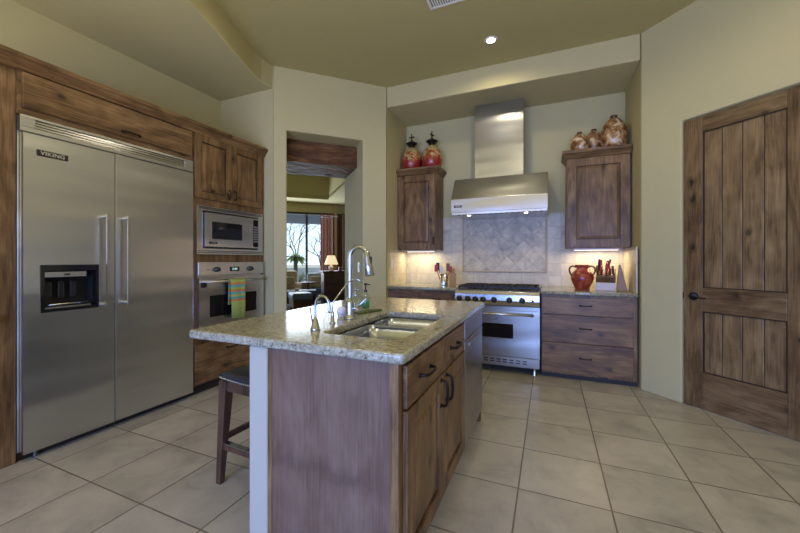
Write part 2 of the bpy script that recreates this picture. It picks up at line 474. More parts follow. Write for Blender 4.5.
# curved soffit over the refrigerator recess
soff = [(-3.70, 3.06), (-2.835, 3.06), (-2.835, 2.86), (-2.80, 2.72), (-2.62, 2.24), (-2.44, 1.76), (-2.28, 1.30), (-2.18, .7), (-2.14, .0), (-2.14, -3.15), (-3.70, -3.15)]
b = bm_(); prism(b, soff, 3.15, ZC + .05)
struct('ceiling_soffit', b, wall_m, .014)

# ------------------------------------------------------------------ living room beyond the doorway (local frame: x along glazing, y away)
LR = Matrix.Translation((-2.405, 3.437, 0)) @ Matrix.Rotation(R(45), 4, 'Z')


def lstruct(name, b, mat, bevel=0):
    bmesh.ops.transform(b, matrix=LR, verts=b.verts); return struct(name, b, mat, bevel)


lr_floor = plain('living_floor_tile', (.20, .15, .10), .4, vary=.2, bscale=4)
lstruct('floor_living', bx(-2.6, 3.6, .9, 6.75, -.06, .004), lr_floor)
lstruct('wall_living_left', bx(-2.7, -2.6, 1.0, 6.8, 0, 4.0), wall_m)
lstruct('wall_living_right', bx(3.5, 3.6, .6, 6.8, 0, 4.0), wall_m)
b = bm_(); box(b, -2.6, -.45, .93, 1.03, 0, 4); box(b, -.45, .45, .93, 1.03, 3.3, 4); box(b, .46, 3.5, .955, .995, 0, 4)
lstruct('wall_living_near', b, wall_m)
brownwall = plain('brown_living_wall', (.16, .085, .05), .8, vary=.1, bscale=3)
b = bm_(); box(b, -2.6, 3.5, 6.7, 6.85, 2.68, 4.0); lstruct('wall_living_window_head', b, wall_m)
lstruct('wall_living_window_side', bx(1.25, 3.5, 6.7, 6.85, 0, 2.68), brownwall)
b = bm_()
for r_ in ((-2.6, 3.5, 5.85, 6.7), (-2.6, -1.4, 1.2, 5.85), (1.09, 3.5, 1.2, 5.85)): box(b, *r_, 2.95, 3.05)
lstruct('ceiling_living_ring', b, wall_m)
b = bm_()
for r_ in ((-1.45, 1.14, 5.85, 5.95), (-1.5, -1.4, 1.2, 5.9), (1.09, 1.19, 1.2, 5.9)): box(b, *r_, 3.0, 3.75)
lstruct('wall_living_tray', b, wall_m)
lstruct('ceiling_living', bx(-2.7, 3.6, .9, 6.85, 3.75, 3.85), ceil_m)
frame_m = plain('dark_window_frame', (.05, .05, .055), .4, .3)
b = bm_()
for x in (-2.55, -1.5, -.45, .6, 1.2): box(b, x - .03, x + .03, 6.72, 6.78, 0, 2.68)
box(b, -2.6, 1.25, 6.72, 6.78, 2.62, 2.68); box(b, -2.6, 1.25, 6.72, 6.78, 0, .05)
bmesh.ops.transform(b, matrix=LR, verts=b.verts); w1 = struct('window_1', b, frame_m)
b = bx(-2.55, 1.22, 6.745, 6.752, .05, 2.62); bmesh.ops.transform(b, matrix=LR, verts=b.verts); obj('glass', b, pane_m, w1)
tr = bm_(); box(tr, 1.42, 1.50, 6.62, 6.70, 0, 2.95)
lstruct('trim_1', tr, plain('cream_trim', (.62, .45, .26), .6))

# outdoors
lstruct('patio_floor', bx(-5, 7, 6.85, 14, -.12, -.02), plain('patio_paving', (.55, .50, .44), .8, vary=.1, bscale=5))
lstruct('ground', bx(-40, 40, 14, 90, -.5, -.06), plain('desert_ground', (.48, .42, .33), .95, vary=.25, bscale=.8))
b = bm_(); box(b, -5, 7, 9.8, 10.1, 2.66, 2.98); lstruct('patio_beam', b, plain('patio_beam_grey', (.30, .33, .40), .8))
lstruct('patio_ceiling', bx(-5, 7, 6.85, 10.1, 2.98, 3.1), plain('patio_ceiling_white', (.62, .66, .72), .8))
lstruct('patio_wall', bx(-6, 8, 14.0, 14.2, -.1, .85), plain('garden_wall_pale', (.50, .50, .50), .9, vary=.1, bscale=4))


def Lp(x, y, z=0):
    return LR @ Vector((x, y, z))


bark = plain('grey_bark', (.06, .05, .045), .9, bump=.3, bscale=40)


def tree(loc, label, seed, h=3.2):
    rnd = random.Random(seed)
    t = thing('bare_tree', label, 'tree', loc)
    b = bm_()

    def br(p, d, L, r, dep):
        pts = [p]
        for i in range(4):
            d = (d + Vector((rnd.uniform(-.28, .28), rnd.uniform(-.28, .28), rnd.uniform(-.12, .16)))).normalized(); pts.append(pts[-1] + d * L / 4)
        tube(b, pts, [r * (1 - .4 * i / 4) for i in range(5)], 6)
        if dep < 6:
            for k in range(3 if dep < 3 else 2):
                q = pts[-1 - (k % 2)]
                nd = (d + Vector((rnd.uniform(-1, 1), rnd.uniform(-1, 1), rnd.uniform(-.25, .6)))).normalized(); br(q, nd, L * .72, r * .58, dep + 1)
    br(Vector((0, 0, 0)), Vector((.15, 0, 1)), h * .34, .07, 0)
    obj('trunk', b, bark, t); return t


tree(Lp(1.9, 11.8, -.05), 'bare branching tree outside the living room glazing, behind the lamp side', 3)
tree(Lp(.9, 15.5, -.08), 'bare tree further out beyond the garden wall, mid window', 8, 4.4)
leaf_m = plain('palm_leaf', (.16, .24, .06), .6, vary=.3)
pt = thing('palm_tree', 'small green palm tree outside the left pane of the living room window', 'palm', Lp(.75, 12.0, -.05))
b = bm_(); tube(b, [(0, 0, 0), (.03, 0, .7), (0, 0, 1.45)], [.10, .085, .09], 10); obj('trunk', b, bark, pt)
b = bm_()
rnd = random.Random(2)
for k in range(34):
    a = rnd.uniform(0, 6.28); L = rnd.uniform(.35, .62); up = rnd.uniform(-.1, .9)
    pts = [Vector((0, 0, 1.42)) + Vector((math.cos(a), math.sin(a), up)) * L * s - Vector((0, 0, .32 * L * s * s * 2)) for s in (0, .25, .5, .75, 1)]
    sd = Vector((-math.sin(a), math.cos(a), 0))
    for i in range(4):
        w0, w1_ = .10 * math.sin(3.0 * (i / 4) + .15), .10 * math.sin(3.0 * ((i + 1) / 4) + .1)
        v = [b.verts.new(pts[i] - sd * w0), b.verts.new(pts[i] + sd * w0), b.verts.new(pts[i + 1] + sd * w1_), b.verts.new(pts[i + 1] - sd * w1_)]
        b.faces.new(v)
obj('fronds', b, leaf_m, pt)
rnd = random.Random(5)
for i, (x, y, r_) in enumerate(((.45, 13.3, .46), (1.5, 13.3, .42))):
    b = bm_(); bmesh.ops.create_icosphere(b, subdivisions=4, radius=r_)
    for v in b.verts:
        v.co *= 1 + .35 * noise.noise(v.co * 9 + Vector((i * 5, 0, 0))) + .12 * noise.noise(v.co * 30); v.co.z = max(v.co.z * .9 + r_ * .7, 0)
    o = obj('garden_shrub', b, plain('shrub_leaf', (.17, .20, .10), .9, vary=.5, bscale=25), None, smooth=True); o.location = Lp(x, y, -.02)
    tag(o, ['low green shrub outside the glazing, left of the window mullion', 'low green shrub outside the glazing, right of the window mullion'][i], 'shrub', 'shrubs along the garden wall')

# living room furniture
blue_f = plain('blue_leather', (.09, .14, .28), .35, vary=.15)
pat_f = plain('patterned_fabric', (.38, .31, .22), .9, vary=.6, bscale=14)
grey_f = plain('pale_blue_fabric', (.30, .34, .40), .9, vary=.15)


def cushion(bm, x0, x1, y0, y1, z0, z1, mi=0):
    tmp = bm_(); box(tmp, x0, x1, y0, y1, z0, z1, mi)
    bmesh.ops.bevel(tmp, geom=tmp.edges[:], offset=min(x1 - x0, y1 - y0, z1 - z0) * .3, segments=4, profile=.6, affect='EDGES')
    for f in tmp.faces: f.smooth = True
    me = bpy.data.meshes.new('tmp'); tmp.to_mesh(me); tmp.free(); bm.from_mesh(me); bpy.data.meshes.remove(me)


def armchair(name, label, loc, rz, w, d, h, mat, seat_mat, cat='armchair'):
    t = thing(name, label, cat, loc, rz)
    b = bm_(); cushion(b, -w / 2, w / 2, -d / 2, d / 2, .12, .32); obj('base', b, mat, t)
    b = bm_(); cushion(b, -w / 2 + .1, w / 2 - .1, -d / 2, d / 2 - .15, .32, .46); obj('seat_cushion', b, seat_mat, t)
    b = bm_(); cushion(b, -w / 2, w / 2, d / 2 - .18, d / 2, .3, h); obj('backrest', b, mat, t)
    for s in (-1, 1):
        b = bm_(); cushion(b, s * (w / 2 - .06) - .07, s * (w / 2 - .06) + .07, -d / 2, d / 2, .3, .6); obj('armrest', b, mat, t)
        for q in (-1, 1):
            b = bm_(); box(b, s * (w / 2 - .08) - .025, s * (w / 2 - .08) + .025, q * (d / 2 - .08) - .025, q * (d / 2 - .08) + .025, 0, .14); obj('leg', b, stool_m, t)
    return t


armchair('armchair', 'patterned tan armchair by the glazing, left of the window mullion', Lp(-.05, 6.0), 45 + 15, .85, .8, .93, pat_f, pat_f)
armchair('armchair', 'pale blue armchair by the glazing, right of the window mullion', Lp(.80, 6.1), 45 - 10, .55, .6, .86, grey_f, blue_f)
def ottoman(label, x, y, w, d, h, rz):
    t = thing('ottoman', label, 'ottoman', Lp(x, y), 45 + rz)
    b = bm_(); box(b, -w / 2 + .02, w / 2 - .02, -d / 2 + .02, d / 2 - .02, .14, h - .12); obj('body', b, dark_wood, t, .01)
    b = bm_(); cushion(b, -w / 2, w / 2, -d / 2, d / 2, h - .16, h); obj('cushion', b, blue_f, t)
    for sx in (-1, 1):
        for sy in (-1, 1):
            b = bm_(); box(b, sx * (w / 2 - .06) - .025, sx * (w / 2 - .06) + .025, sy * (d / 2 - .06) - .025, sy * (d / 2 - .06) + .025, 0, .15); obj('leg', b, stool_m, t)


ottoman('blue leather ottoman with a dark base, nearest to the doorway', .16, 4.35, .46, .5, .48, 8)
ottoman('blue leather bench seat in front of the patterned armchair', -.12, 5.15, .5, .3, .46, 0)
ottoman('dark blue leather stool beside the dark cabinet', .38, 4.80, .44, .34, .50, -5)
t = thing('side_table', 'small dark side table standing between the two armchairs', 'table', Lp(.47, 5.45))
b = bm_(); lathe(b, [(0, .62), (.2, .62), (.2, .65), (0, .65)]); obj('tabletop', b, dark_wood, t)
b = bm_(); lathe(b, [(.03, .02), (.03, .62)], n=12); obj('pedestal', b, dark_wood, t)
b = bm_(); lathe(b, [(0, 0), (.14, 0), (.13, .02), (0, .03)]); obj('base', b, dark_wood, t)
for i, (x, y, z, rr) in enumerate(((-.0, 5.80, .46, 14), (.77, 5.93, .46, -12))):
    b = bm_(); cushion(b, -.17, .17, -.06, .06, 0, .32)
    o = obj('throw_pillow', b, pat_f); o.location = Lp(x, y, z); o.rotation_euler = (R(-14), 0, R(45 + rr))
    tag(o, ['tan patterned pillow on the patterned armchair', 'tan patterned pillow on the pale blue armchair'][i], 'pillow')
# dark cabinet and lamp
t = thing('console_cabinet', 'dark wooden cabinet in the living room carrying a table lamp', 'cabinet', Lp(1.28, 4.5), 45)
b = bm_(); box(b, -.58, .6, -.2, .22, .06, .94); obj('body', b, dark_wood, t, .006)
b = bm_(); box(b, -.61, .63, -.23, .24, .94, .975); obj('top', b, dark_wood, t, .006)
for k in range(2):
    b = bm_(); panel_door(b, -.57 + k * .59, .0 + k * .59, .1, .92, .06, -.02); bmesh.ops.translate(b, verts=b.verts, vec=(0, -.2, 0)); dd_ = obj('door', b, [dark_wood, glaze], t)
    b = bm_(); lathe(b, [(0, 0), (.012, 0), (.015, .02), (0, .028)], n=12, M=Matrix.Translation((-.04 + k * .08, -.222, .55)) @ Matrix.Rotation(R(90), 4, 'X')); obj('knob', b, bronze, dd_)
b = bm_(); box(b, -.56, .58, -.18, .2, 0, .06); obj('plinth', b, dark_wood, t)
t = thing('table_lamp', 'table lamp with pleated cream shade standing on the dark cabinet', 'lamp', Lp(.90, 4.42, .975))
b = bm_(); lathe(b, [(0, 0), (.06, 0), (.06, .012), (.035, .02), (.055, .05), (.065, .09), (.03, .13), (.015, .15), (.012, .22), (0, .22)]); obj('base', b, plain('white_ceramic', (.6, .6, .62), .2), t)
b = bm_()
N = 48
ra = [b.verts.new((.165 * (1 + .03 * (i % 2)) * math.cos(2 * math.pi * i / N), .165 * (1 + .03 * (i % 2)) * math.sin(2 * math.pi * i / N), .155)) for i in range(N)]
rb = [b.verts.new((.085 * (1 + .03 * (i % 2)) * math.cos(2 * math.pi * i / N), .085 * (1 + .03 * (i % 2)) * math.sin(2 * math.pi * i / N), .375)) for i in range(N)]
for i in range(N): b.faces.new((ra[i], ra[(i + 1) % N], rb[(i + 1) % N], rb[i]))
sh = emit('lit_lamp_shade', (1, .80, .50), .75); obj('lamp_shade', b, sh, t)
b = bm_(); lathe(b, [(0, .37), (.008, .37), (.012, .385), (0, .40)], n=10); obj('finial', b, bronze, t)
b = bx(-.04, .04, -.05, .05, 0, .09); o = obj('decor_box', b, plain('rust_red', (.25, .07, .04), .5)); o.location = Lp(1.12, 4.42, .976); o.rotation_euler[2] = R(45)
tag(o, 'small rust red box on the dark cabinet, right of the lamp', 'box')


def striped(name, cols, scale, axis='X'):
    m, n, l, p = newmat(name)
    tc = n.new('ShaderNodeTexCoord'); sp = n.new('ShaderNodeSeparateXYZ'); l.new(tc.outputs['Object'], sp.inputs[0])
    f = n.new('ShaderNodeMath'); f.operation = 'MULTIPLY'; f.inputs[1].default_value = scale; l.new(sp.outputs[axis], f.inputs[0])
    g = n.new('ShaderNodeMath'); g.operation = 'FRACT'; l.new(f.outputs[0], g.inputs[0])
    k = len(cols); r = ramp(n, [(i / k, c) for i, c in enumerate(cols)]); r.color_ramp.interpolation = 'CONSTANT'
    l.new(g.outputs[0], r.inputs[0]); l.new(r.outputs[0], p.inputs['Base Color']); p.inputs['Roughness'].default_value = .9
    return m


cur_m = striped('rust_striped_curtain', [(.22, .08, .045), (.50, .09, .06), (.18, .08, .05), (.42, .27, .15), (.34, .07, .05)], 5.2)
t = thing('curtain', 'rust striped curtain hanging on a rod beside the living room window', 'curtain', Lp(.98, 6.5), 45)
b = bm_(); nx = 60; rows = []
for z in (.03, 1.3, 2.6):
    rows.append([b.verts.new((.36 * i / nx, .045 * math.sin(i / nx * 2 * math.pi * 6), z)) for i in range(nx + 1)])
for a_, c_ in zip(rows, rows[1:]):
    for i in range(nx): f = b.faces.new((a_[i], a_[i + 1], c_[i + 1], c_[i])); f.smooth = True
o = obj('cloth', b, cur_m, t); o.modifiers.new('s', 'SOLIDIFY').thickness = .006
b = bm_()
for k in range(5):
    ri = [b.verts.new((.037 + k * .073 + .026 * math.cos(q), 0, 2.54 + .026 * math.sin(q))) for q in [2 * math.pi * i / 14 for i in range(14)]]
    tube(b, [v.co.copy() for v in ri] + [ri[0].co.copy()], .007, 6)
    for v in ri: b.verts.remove(v)
obj('grommets', b, plain('pewter', (.6, .6, .6), .3, 1), t)
b = bm_(); tube(b, [(-.5, 0, 2.56), (.52, 0, 2.56)], .014, 10); obj('curtain_rod', b, bronze, t)
t = thing('curtain', 'plain dark brown curtain right of the cream trim strip', 'curtain', Lp(1.60, 6.5), 45)
b = bm_(); rows = []
for z in (.03, 1.3, 2.66):
    rows.append([b.verts.new((.5 * i / nx, .04 * math.sin(i / nx * 2 * math.pi * 6), z)) for i in range(nx + 1)])
for a_, c_ in zip(rows, rows[1:]):
    for i in range(nx): f = b.faces.new((a_[i], a_[i + 1], c_[i + 1], c_[i])); f.smooth = True
o = obj('cloth', b, brownwall, t); o.modifiers.new('s', 'SOLIDIFY').thickness = .006

# rough wooden beam inside the passage
b = bm_(); box(b, -.50, .50, .28, .94, 2.43, 2.698)
bmesh.ops.subdivide_edges(b, edges=b.edges[:], cuts=14, use_grid_fill=True)
for v in b.verts:
    e_ = noise.noise(v.co * 7) * .012 + noise.noise(v.co * 23) * .006
    if v.co.z < 2.69:
        v.co.z += abs(e_) if v.co.z < 2.44 else 0
        v.co.y += e_
    v.co.z = min(v.co.z, 2.698)
bmesh.ops.transform(b, matrix=Matrix.Identity(4), verts=b.verts)
o = obj('wooden_beam', b, beam_m); o.matrix_world = LR
tag(o, 'rough dark wooden beam spanning the top of the doorway', 'beam')

# light switch plate on passage jamb
t = thing('switch_plate', 'white light switch plate on the jamb inside the doorway', 'switch', (-2.218, 3.875, 1.09), -135)
b = bx(-.038, .038, -.006, 0, 0, .12); obj('plate', b, white_m, t, .003)
b = bx(-.014, .014, -.012, -.006, .035, .085); obj('rocker', b, white_m, t, .002)
bpy.data.objects['switch_plate'].rotation_euler = (0, 0, R(-45))

# ------------------------------------------------------------------ pantry door
dr = thing('door_1', 'x', 'door', (1.049 + .02 * Q, 3.726 + .02 * Q, 0), -45)
del dr['category'], dr['label']; dr['kind'] = 'structure'
H = 2.43; st = .142; w = DW
b = bm_(); box(b, .003, st, 0, .045, .006, H - .004); obj('stile', b, door_z, dr, .004)
b = bm_(); box(b, w - st, w - .003, 0, .045, .006, H - .004); obj('stile', b, door_z, dr, .004)
for z0, z1 in ((.006, .31), (.815, 1.01), (2.30, H - .004)):
    b = bm_(); box(b, st, w - st, 0, .045, z0, z1); obj('rail', b, door_x, dr, .004)
pw = (w - 2 * st) / 4
for z0, z1 in ((.31, .815), (1.01, 2.30)):
    for k in range(4):
        b = bm_(); box(b, st + k * pw + .002, st + (k + 1) * pw - .002, .014, .034, z0, z1)
        obj('plank', b, plank_z, dr, .005)
    b = bm_(); box(b, st, w - st, .030, .040, z0, z1); obj('backing', b, glaze, dr)
    b = bm_(); box(b, st, st + .008, .004, .016, z0, z1); box(b, w - st - .008, w - st, .004, .016, z0, z1); box(b, st, w - st, .004, .016, z0, z0 + .008); box(b, st, w - st, .004, .016, z1 - .008, z1)
    obj('panel_bead', b, glaze, dr)
b = bm_(); hx, hz = .078, .935
lathe(b, [(0, 0), (.034, 0), (.034, .006), (.028, .012), (.016, .014), (.014, .045), (0, .045)], n=24, M=Matrix.Translation((hx, 0, hz)) @ Matrix.Rotation(R(90), 4, 'X'))
tube(b, smoothpath([(hx, -.045, hz), (hx + .03, -.052, hz - .002), (hx + .075, -.05, hz - .008), (hx + .11, -.048, hz - .006)]), [.009] * 6 + [.008] * 6 + [.006] * 7, 10)
obj('handle', b, plain('dark_bronze_blue', (.025, .03, .045), .3, .8), dr)
b = bx(-.002, .004, -.004, .02, .915, .965); obj('latch_plate', b, bronze, dr)

# ------------------------------------------------------------------ fridge wall (local x = world Y, local y = -world X)
FW = (-2.96, 0, 0)
fc = thing('refrigerator_cabinet', 'tall wooden cabinet surround above and beside the refrigerator', 'cabinet', FW, 90)
b = bx(.968, 1.044, .028, .66, 0, 2.40); obj('side_panel', b, wood_z, fc, .003)
b = bm_(); box(b, 1.044, 2.172, .01, .66, 2.135, 2.40); obj('body', b, wood_x, fc)
b = bx(1.058, 2.158, -.018, .008, 2.172, 2.388); d_ = obj('door', b, wood_x, fc, .003, label='wide flat horizontal lift door')
pull(d_, 1.655, 2.205, .12, y=-.018, out=.022)
oc = thing('oven_cabinet', 'tall knotty wood cabinet housing the microwave and wall oven', 'cabinet', FW, 90)
b = bm_()
box(b, 2.174, 2.212, 0, .66, .09, 2.40); box(b, 2.985, 3.022, 0, .66, .09, 2.40)
for z0, z1 in ((.09, .105), (.47, .505), (1.222, 1.295), (1.745, 1.815), (2.385, 2.40)): box(b, 2.212, 2.985, 0, .66, z0, z1)
box(b, 2.212, 2.985, .6, .66, .105, 2.385)
obj('body', b, wood_z, oc)
for x0, x1, hx in ((2.182, 2.576, 2.545), (2.580, 2.978, 2.612)):
    b = bm_(); panel_door(b, x0, x1, 1.81, 2.393, .062); d_ = obj('door', b, [wood_z, glaze], oc, .0015)
    pull(d_, hx, 1.89, .085, True, out=.022, rad=.005)
b = bx(2.184, 2.978, -.022, -.001, .108, .468); d_ = obj('drawer', b, wood_x, oc, .004)
pull(d_, 2.58, .38, .12)
b = bx(2.174, 3.022, .05, .4, 0, .09); obj('toe_kick', b, toe_m, oc)
cm = bm_()
prof = [(0.02, 2.395), (-.022, 2.395), (-.026, 2.41), (-.034, 2.42), (-.05, 2.445), (-.064, 2.455), (-.066, 2.478), (.02, 2.478)]
prism(cm, prof, .930, 3.022, 'x'); box(cm, .93, 3.02, .02, .60, 2.46, 2.478)
cr = thing('crown_molding', 'long stepped wooden crown molding above the refrigerator and oven cabinets', 'molding', FW, 90)
obj('molding', cm, wood_x, cr)
# base cabinet left of the fridge panel (slice at the frame edge)
bc = thing('base_cabinet', 'wooden base cabinet at the far left frame edge, beside the refrigerator', 'cabinet', FW, 90)
b = bx(-.2, .964, .04, .66, .09, .875); obj('body', b, wood_z, bc)
for x0, x1 in ((-.19, .38), (.386, .955)):
    b = bm_(); panel_door(b, x0, x1, .1, .865, .06); bmesh.ops.translate(b, verts=b.verts, vec=(0, .04, 0)); d_ = obj('door', b, [wood_z, glaze], bc, .0015); pull(d_, x1 - .04 if x0 < 0 else x0 + .04, .75, .1, True, y=.018)
b = bx(-.2, .964, .1, .6, 0, .09); obj('toe_kick', b, toe_m, bc)
b = bx(-.2, .964, .0, .675, .876, .915); o = obj('countertop', b, granite_m, None, .006); o.location = FW; o.rotation_euler[2] = R(90)
tag(o, 'short granite worktop at the far left frame edge', 'countertop')

# refrigerator
rf = thing('refrigerator', 'large built-in stainless steel refrigerator with two tall doors', 'refrigerator', FW, 90)
b = bm_(); box(b, 1.048, 2.168, .13, .62, .06, 2.13); box(b, 1.048, 1.056, .03, .13, .06, 2.13); box(b, 1.056, 2.168, .03, .13, 2.022, 2.13); obj('body', b, steel_m, rf)
b = bm_()
box(b, 1.048, 2.168, -.012, .03, 2.030, 2.058); box(b, 1.048, 2.168, -.012, .03, 2.112, 2.13)
box(b, 1.048, 1.115, -.012, .03, 2.058, 2.112); box(b, 2.09, 2.168, -.012, .03, 2.058, 2.112)
g = obj('grille', b, steel_m, rf, .002)
b = bm_()
for z in (2.062, 2.079, 2.096): prism(b, [(-.010, z), (-.006, z + .012), (.02, z + .012), (.02, z)], 1.115, 2.09, 'x')
obj('louver', b, steel_m, g)
b = bx(1.115, 2.09, .02, .03, 2.058, 2.112); obj('grille_back', b, blackp, g)
# left door with dispenser opening
hx0, hx1, hz0, hz1 = 1.143, 1.438, .914, 1.203
b = bm_(); x0, x1, z0, z1 = 1.058, 1.544, .052, 2.020
box(b, x0, hx0, -.02, .028, z0, z1); box(b, hx1, x1, -.02, .028, z0, z1); box(b, hx0, hx1, -.02, .028, z0, hz0); box(b, hx0, hx1, -.02, .028, hz1, z1)
ld = obj('door', b, steel_m, rf)
obj('door_gap_shade', bx(1.543, 1.551, -.012, .12, z0, z1), blackp, rf)  # black strip standing in for the shade in the gap between the doors
b = bx(1.550, 2.163, -.02, .028, z0, z1); rd = obj('door', b, steel_m, rf, .003)


def barhandle(parent, x, z0, z1, y=-.02, out=.050, r=.0095, mat=None, horiz=False, a0=0, a1=0):
    b = bm_()
    if horiz:
        tube(b, [(a0, y - out, z0), (a1, y - out, z0)], r, 14)
        for a in (a0 + .02, a1 - .02): lathe(b, [(r * 1.5, 0), (r * 1.3, out), (r * 1.3, out + r)], n=14, M=Matrix.Translation((a, y, z0)) @ Matrix.Rotation(R(90), 4, 'X'))
    else:
        box(b, x - r, x + r, y - out - .006, y - out + .006, z0, z1)
        for z in (z0 + .02, z1 - .02): lathe(b, [(r * 1.5, 0), (r * 1.3, out), (r * 1.3, out + r)], n=14, M=Matrix.Translation((x, y, z)) @ Matrix.Rotation(R(90), 4, 'X'))
    return obj('handle', b, mat or steel_b, parent)


barhandle(ld, 1.478, .905, 1.572)
barhandle(rd, 1.612, .905, 1.572)
b = bx(1.118, 1.272, -.024, -.02, 1.893, 1.931); bd = obj('badge', b, plain('dark_badge', (.03, .028, .022), .35, .3), ld)
text_mesh('lettering', 'VIKING', .034, letter, bd, (1.195, -.0245, 1.912), FRONT, sx=1.05)
# dispenser
b = bm_()
box(b, hx0 - .008, hx0 + .012, -.026, .02, hz0 - .008, hz1 + .006); box(b, hx1 - .012, hx1 + .006, -.026, .02, hz0 - .008, hz1 + .006)
box(b, hx0 + .012, hx1 - .012, -.026, .02, hz0 - .008, hz0 + .014); box(b, hx0 + .012, hx1 - .012, -.026, .02, hz1 - .034, hz1 + .006)
dp = obj('dispenser', b, blackg, rf, label='black built-in ice and water dispenser')
b = bm_(); box(b, hx0 + .012, hx1 - .012, .10, .11, hz0, hz1); box(b, hx0 + .004, hx0 + .014, .02, .1, hz0, hz1); box(b, hx1 - .014, hx1 - .004, .02, .1, hz0, hz1); box(b, hx0, hx1, .02, .1, hz0 + .002, hz0 + .012)
obj('recess', b, plain('matte_black', (.012, .012, .013), .6), dp)
b = bx(hx0 + .014, hx0 + .235, -.012, .02, 1.128, 1.164); obj('control_strip', b, steel_b, dp, .002)
b = bx(hx0 + .115, hx0 + .145, -.014, -.012, 1.140, 1.150); obj('display', b, blackg, dp)
for x, c in ((hx0 + .055, steel_m), (hx0 + .12, steel_m), (hx0 + .185, steel_m)):
    b = bm_(); box(b, x - .018, x + .018, .04, .06, .99, 1.10); obj('paddle', b, blackp, dp, .006)
b = bm_(); tube(b, [(hx0 + .03, .0, .95), (hx0 + .25, .0, .95)], .006, 8); box(b, hx0 + .02, hx1 - .03, .0, .09, .928, .936); obj('drip_tray', b, steel_b, dp)
b = bx(1.05, 2.165, .05, .3, 0, .05); obj('toe_kick', b, toe_m, rf)
b = bm_(); lathe(b, [(.009, 0), (.009, .05)], 1.13, .03, 0, 12); obj('leveling_foot', b, plain('grey_foot', (.2, .2, .2), .4, .8), rf)

# microwave
mw = thing('microwave', 'stainless built-in microwave above the wall oven', 'microwave', FW, 90)
b = bm_(); box(b, 2.202, 2.262, -.014, 0, 1.292, 1.745); box(b, 2.935, 2.998, -.014, 0, 1.292, 1.745)
box(b, 2.262, 2.935, -.014, 0, 1.70, 1.745); box(b, 2.262, 2.935, -.014, 0, 1.292, 1.35)
tk = obj('trim_frame', b, steel_b, mw, .002)
for z in (1.306, 1.322): obj('vent_slot', bx(2.215, 2.985, -.017, -.013, z, z + .006), blackp, tk)
for z in (1.716, 1.729): obj('vent_slot', bx(2.225, 2.975, -.017, -.013, z, z + .006), blackp, tk)
b = bx(2.27, 2.93, .012, .40, 1.355, 1.70); obj('body', b, blackp, mw)
b = bm_(); x0, x1, z0, z1 = 2.272, 2.830, 1.366, 1.685
box(b, x0, 2.345, -.03, .01, z0, z1); box(b, 2.70, x1, -.03, .01, z0, z1); box(b, 2.345, 2.70, -.03, .01, z0, 1.44); box(b, 2.345, 2.70, -.03, .01, 1.605, z1)
md = obj('door', b, steel_m, mw)
b = bx(2.345, 2.70, -.026, -.01, 1.44, 1.605); obj('window', b, blackg, md)
b = bx(2.312, 2.40, -.0325, -.03, 1.392, 1.412); bd = obj('badge', b, blackp, md); text_mesh('lettering', 'VIKING', .017, letter, bd, (2.356, -.033, 1.402), FRONT)
b = bx(2.832, 2.925, -.028, .01, 1.366, 1.685); cp = obj('control_panel', b, steel_m, mw, .002)
b = bx(2.846, 2.914, -.030, -.028, 1.38, 1.672); kp = obj('keypad', b, blackg, cp)
b = bm_()
for i in range(3):
    for j in range(7): box(b, 2.853 + i * .02, 2.868 + i * .02, -.0315, -.03, 1.43 + j * .026, 1.446 + j * .026)
obj('buttons', b, plain('grey_button', (.25, .25, .25), .5), kp)

# wall oven
ov = thing('wall_oven', 'stainless wall oven with a green towel on its handle', 'oven', FW, 90)
b = bx(2.213, 2.984, .002, .55, .506, 1.221); obj('body', b, steel_m, ov)
b = bx(2.204, 2.992, -.03, .0, 1.092, 1.221); cp = obj('control_panel', b, steel_m, ov, .004)


def knob(parent, x, z, y=-.03, r=.023, mat=None):
    b = bm_(); lathe(b, [(0, 0), (r * 1.25, 0), (r * 1.25, .005), (r, .008), (r * .92, .032), (0, .034)], n=22, M=Matrix.Translation((x, y, z)) @ Matrix.Rotation(R(90), 4, 'X'))
    box(b, x - .004, x + .004, y - .042, y - .03, z - r * .9, z + r * .9)
    return obj('knob', b, mat or blackp, parent)


knob(cp, 2.395, 1.150, r=.021); knob(cp, 2.80, 1.150, r=.021)
b = bx(2.545, 2.66, -.032, -.03, 1.128, 1.172); dsp = obj('display', b, blackg, cp)
text_mesh('digits', '12:00', .028, emit('display_digits', (.5, .9, .8), .6), dsp, (2.60, -.0325, 1.15), FRONT)
b = bm_(); lathe(b, [(0, 0), (.006, 0), (.006, .003), (0, .003)], n=12, M=Matrix.Translation((2.30, -.03, 1.148)) @ Matrix.Rotation(R(90), 4, 'X')); obj('indicator', b, plain('red_dot', (.3, .04, .02), .4), cp)
b = bm_(); x0, x1, z0, z1 = 2.208, 2.990, .512, 1.080
box(b, x0, 2.316, -.035, 0, z0, z1); box(b, 2.885, x1, -.035, 0, z0, z1); box(b, 2.316, 2.885, -.035, 0, z0, .702); box(b, 2.316, 2.885, -.035, 0, .905, z1)
od = obj('door', b, steel_m, ov)
b = bx(2.316, 2.885, -.031, -.01, .702, .905); obj('window', b, blackg, od)
barhandle(od, 0, 1.035, 0, y=-.035, out=.045, r=.011, horiz=True, a0=2.25, a1=2.97)
b = bx(2.225, 2.285, -.037, -.035, .985, 1.03); obj('badge', b, blackp, od)

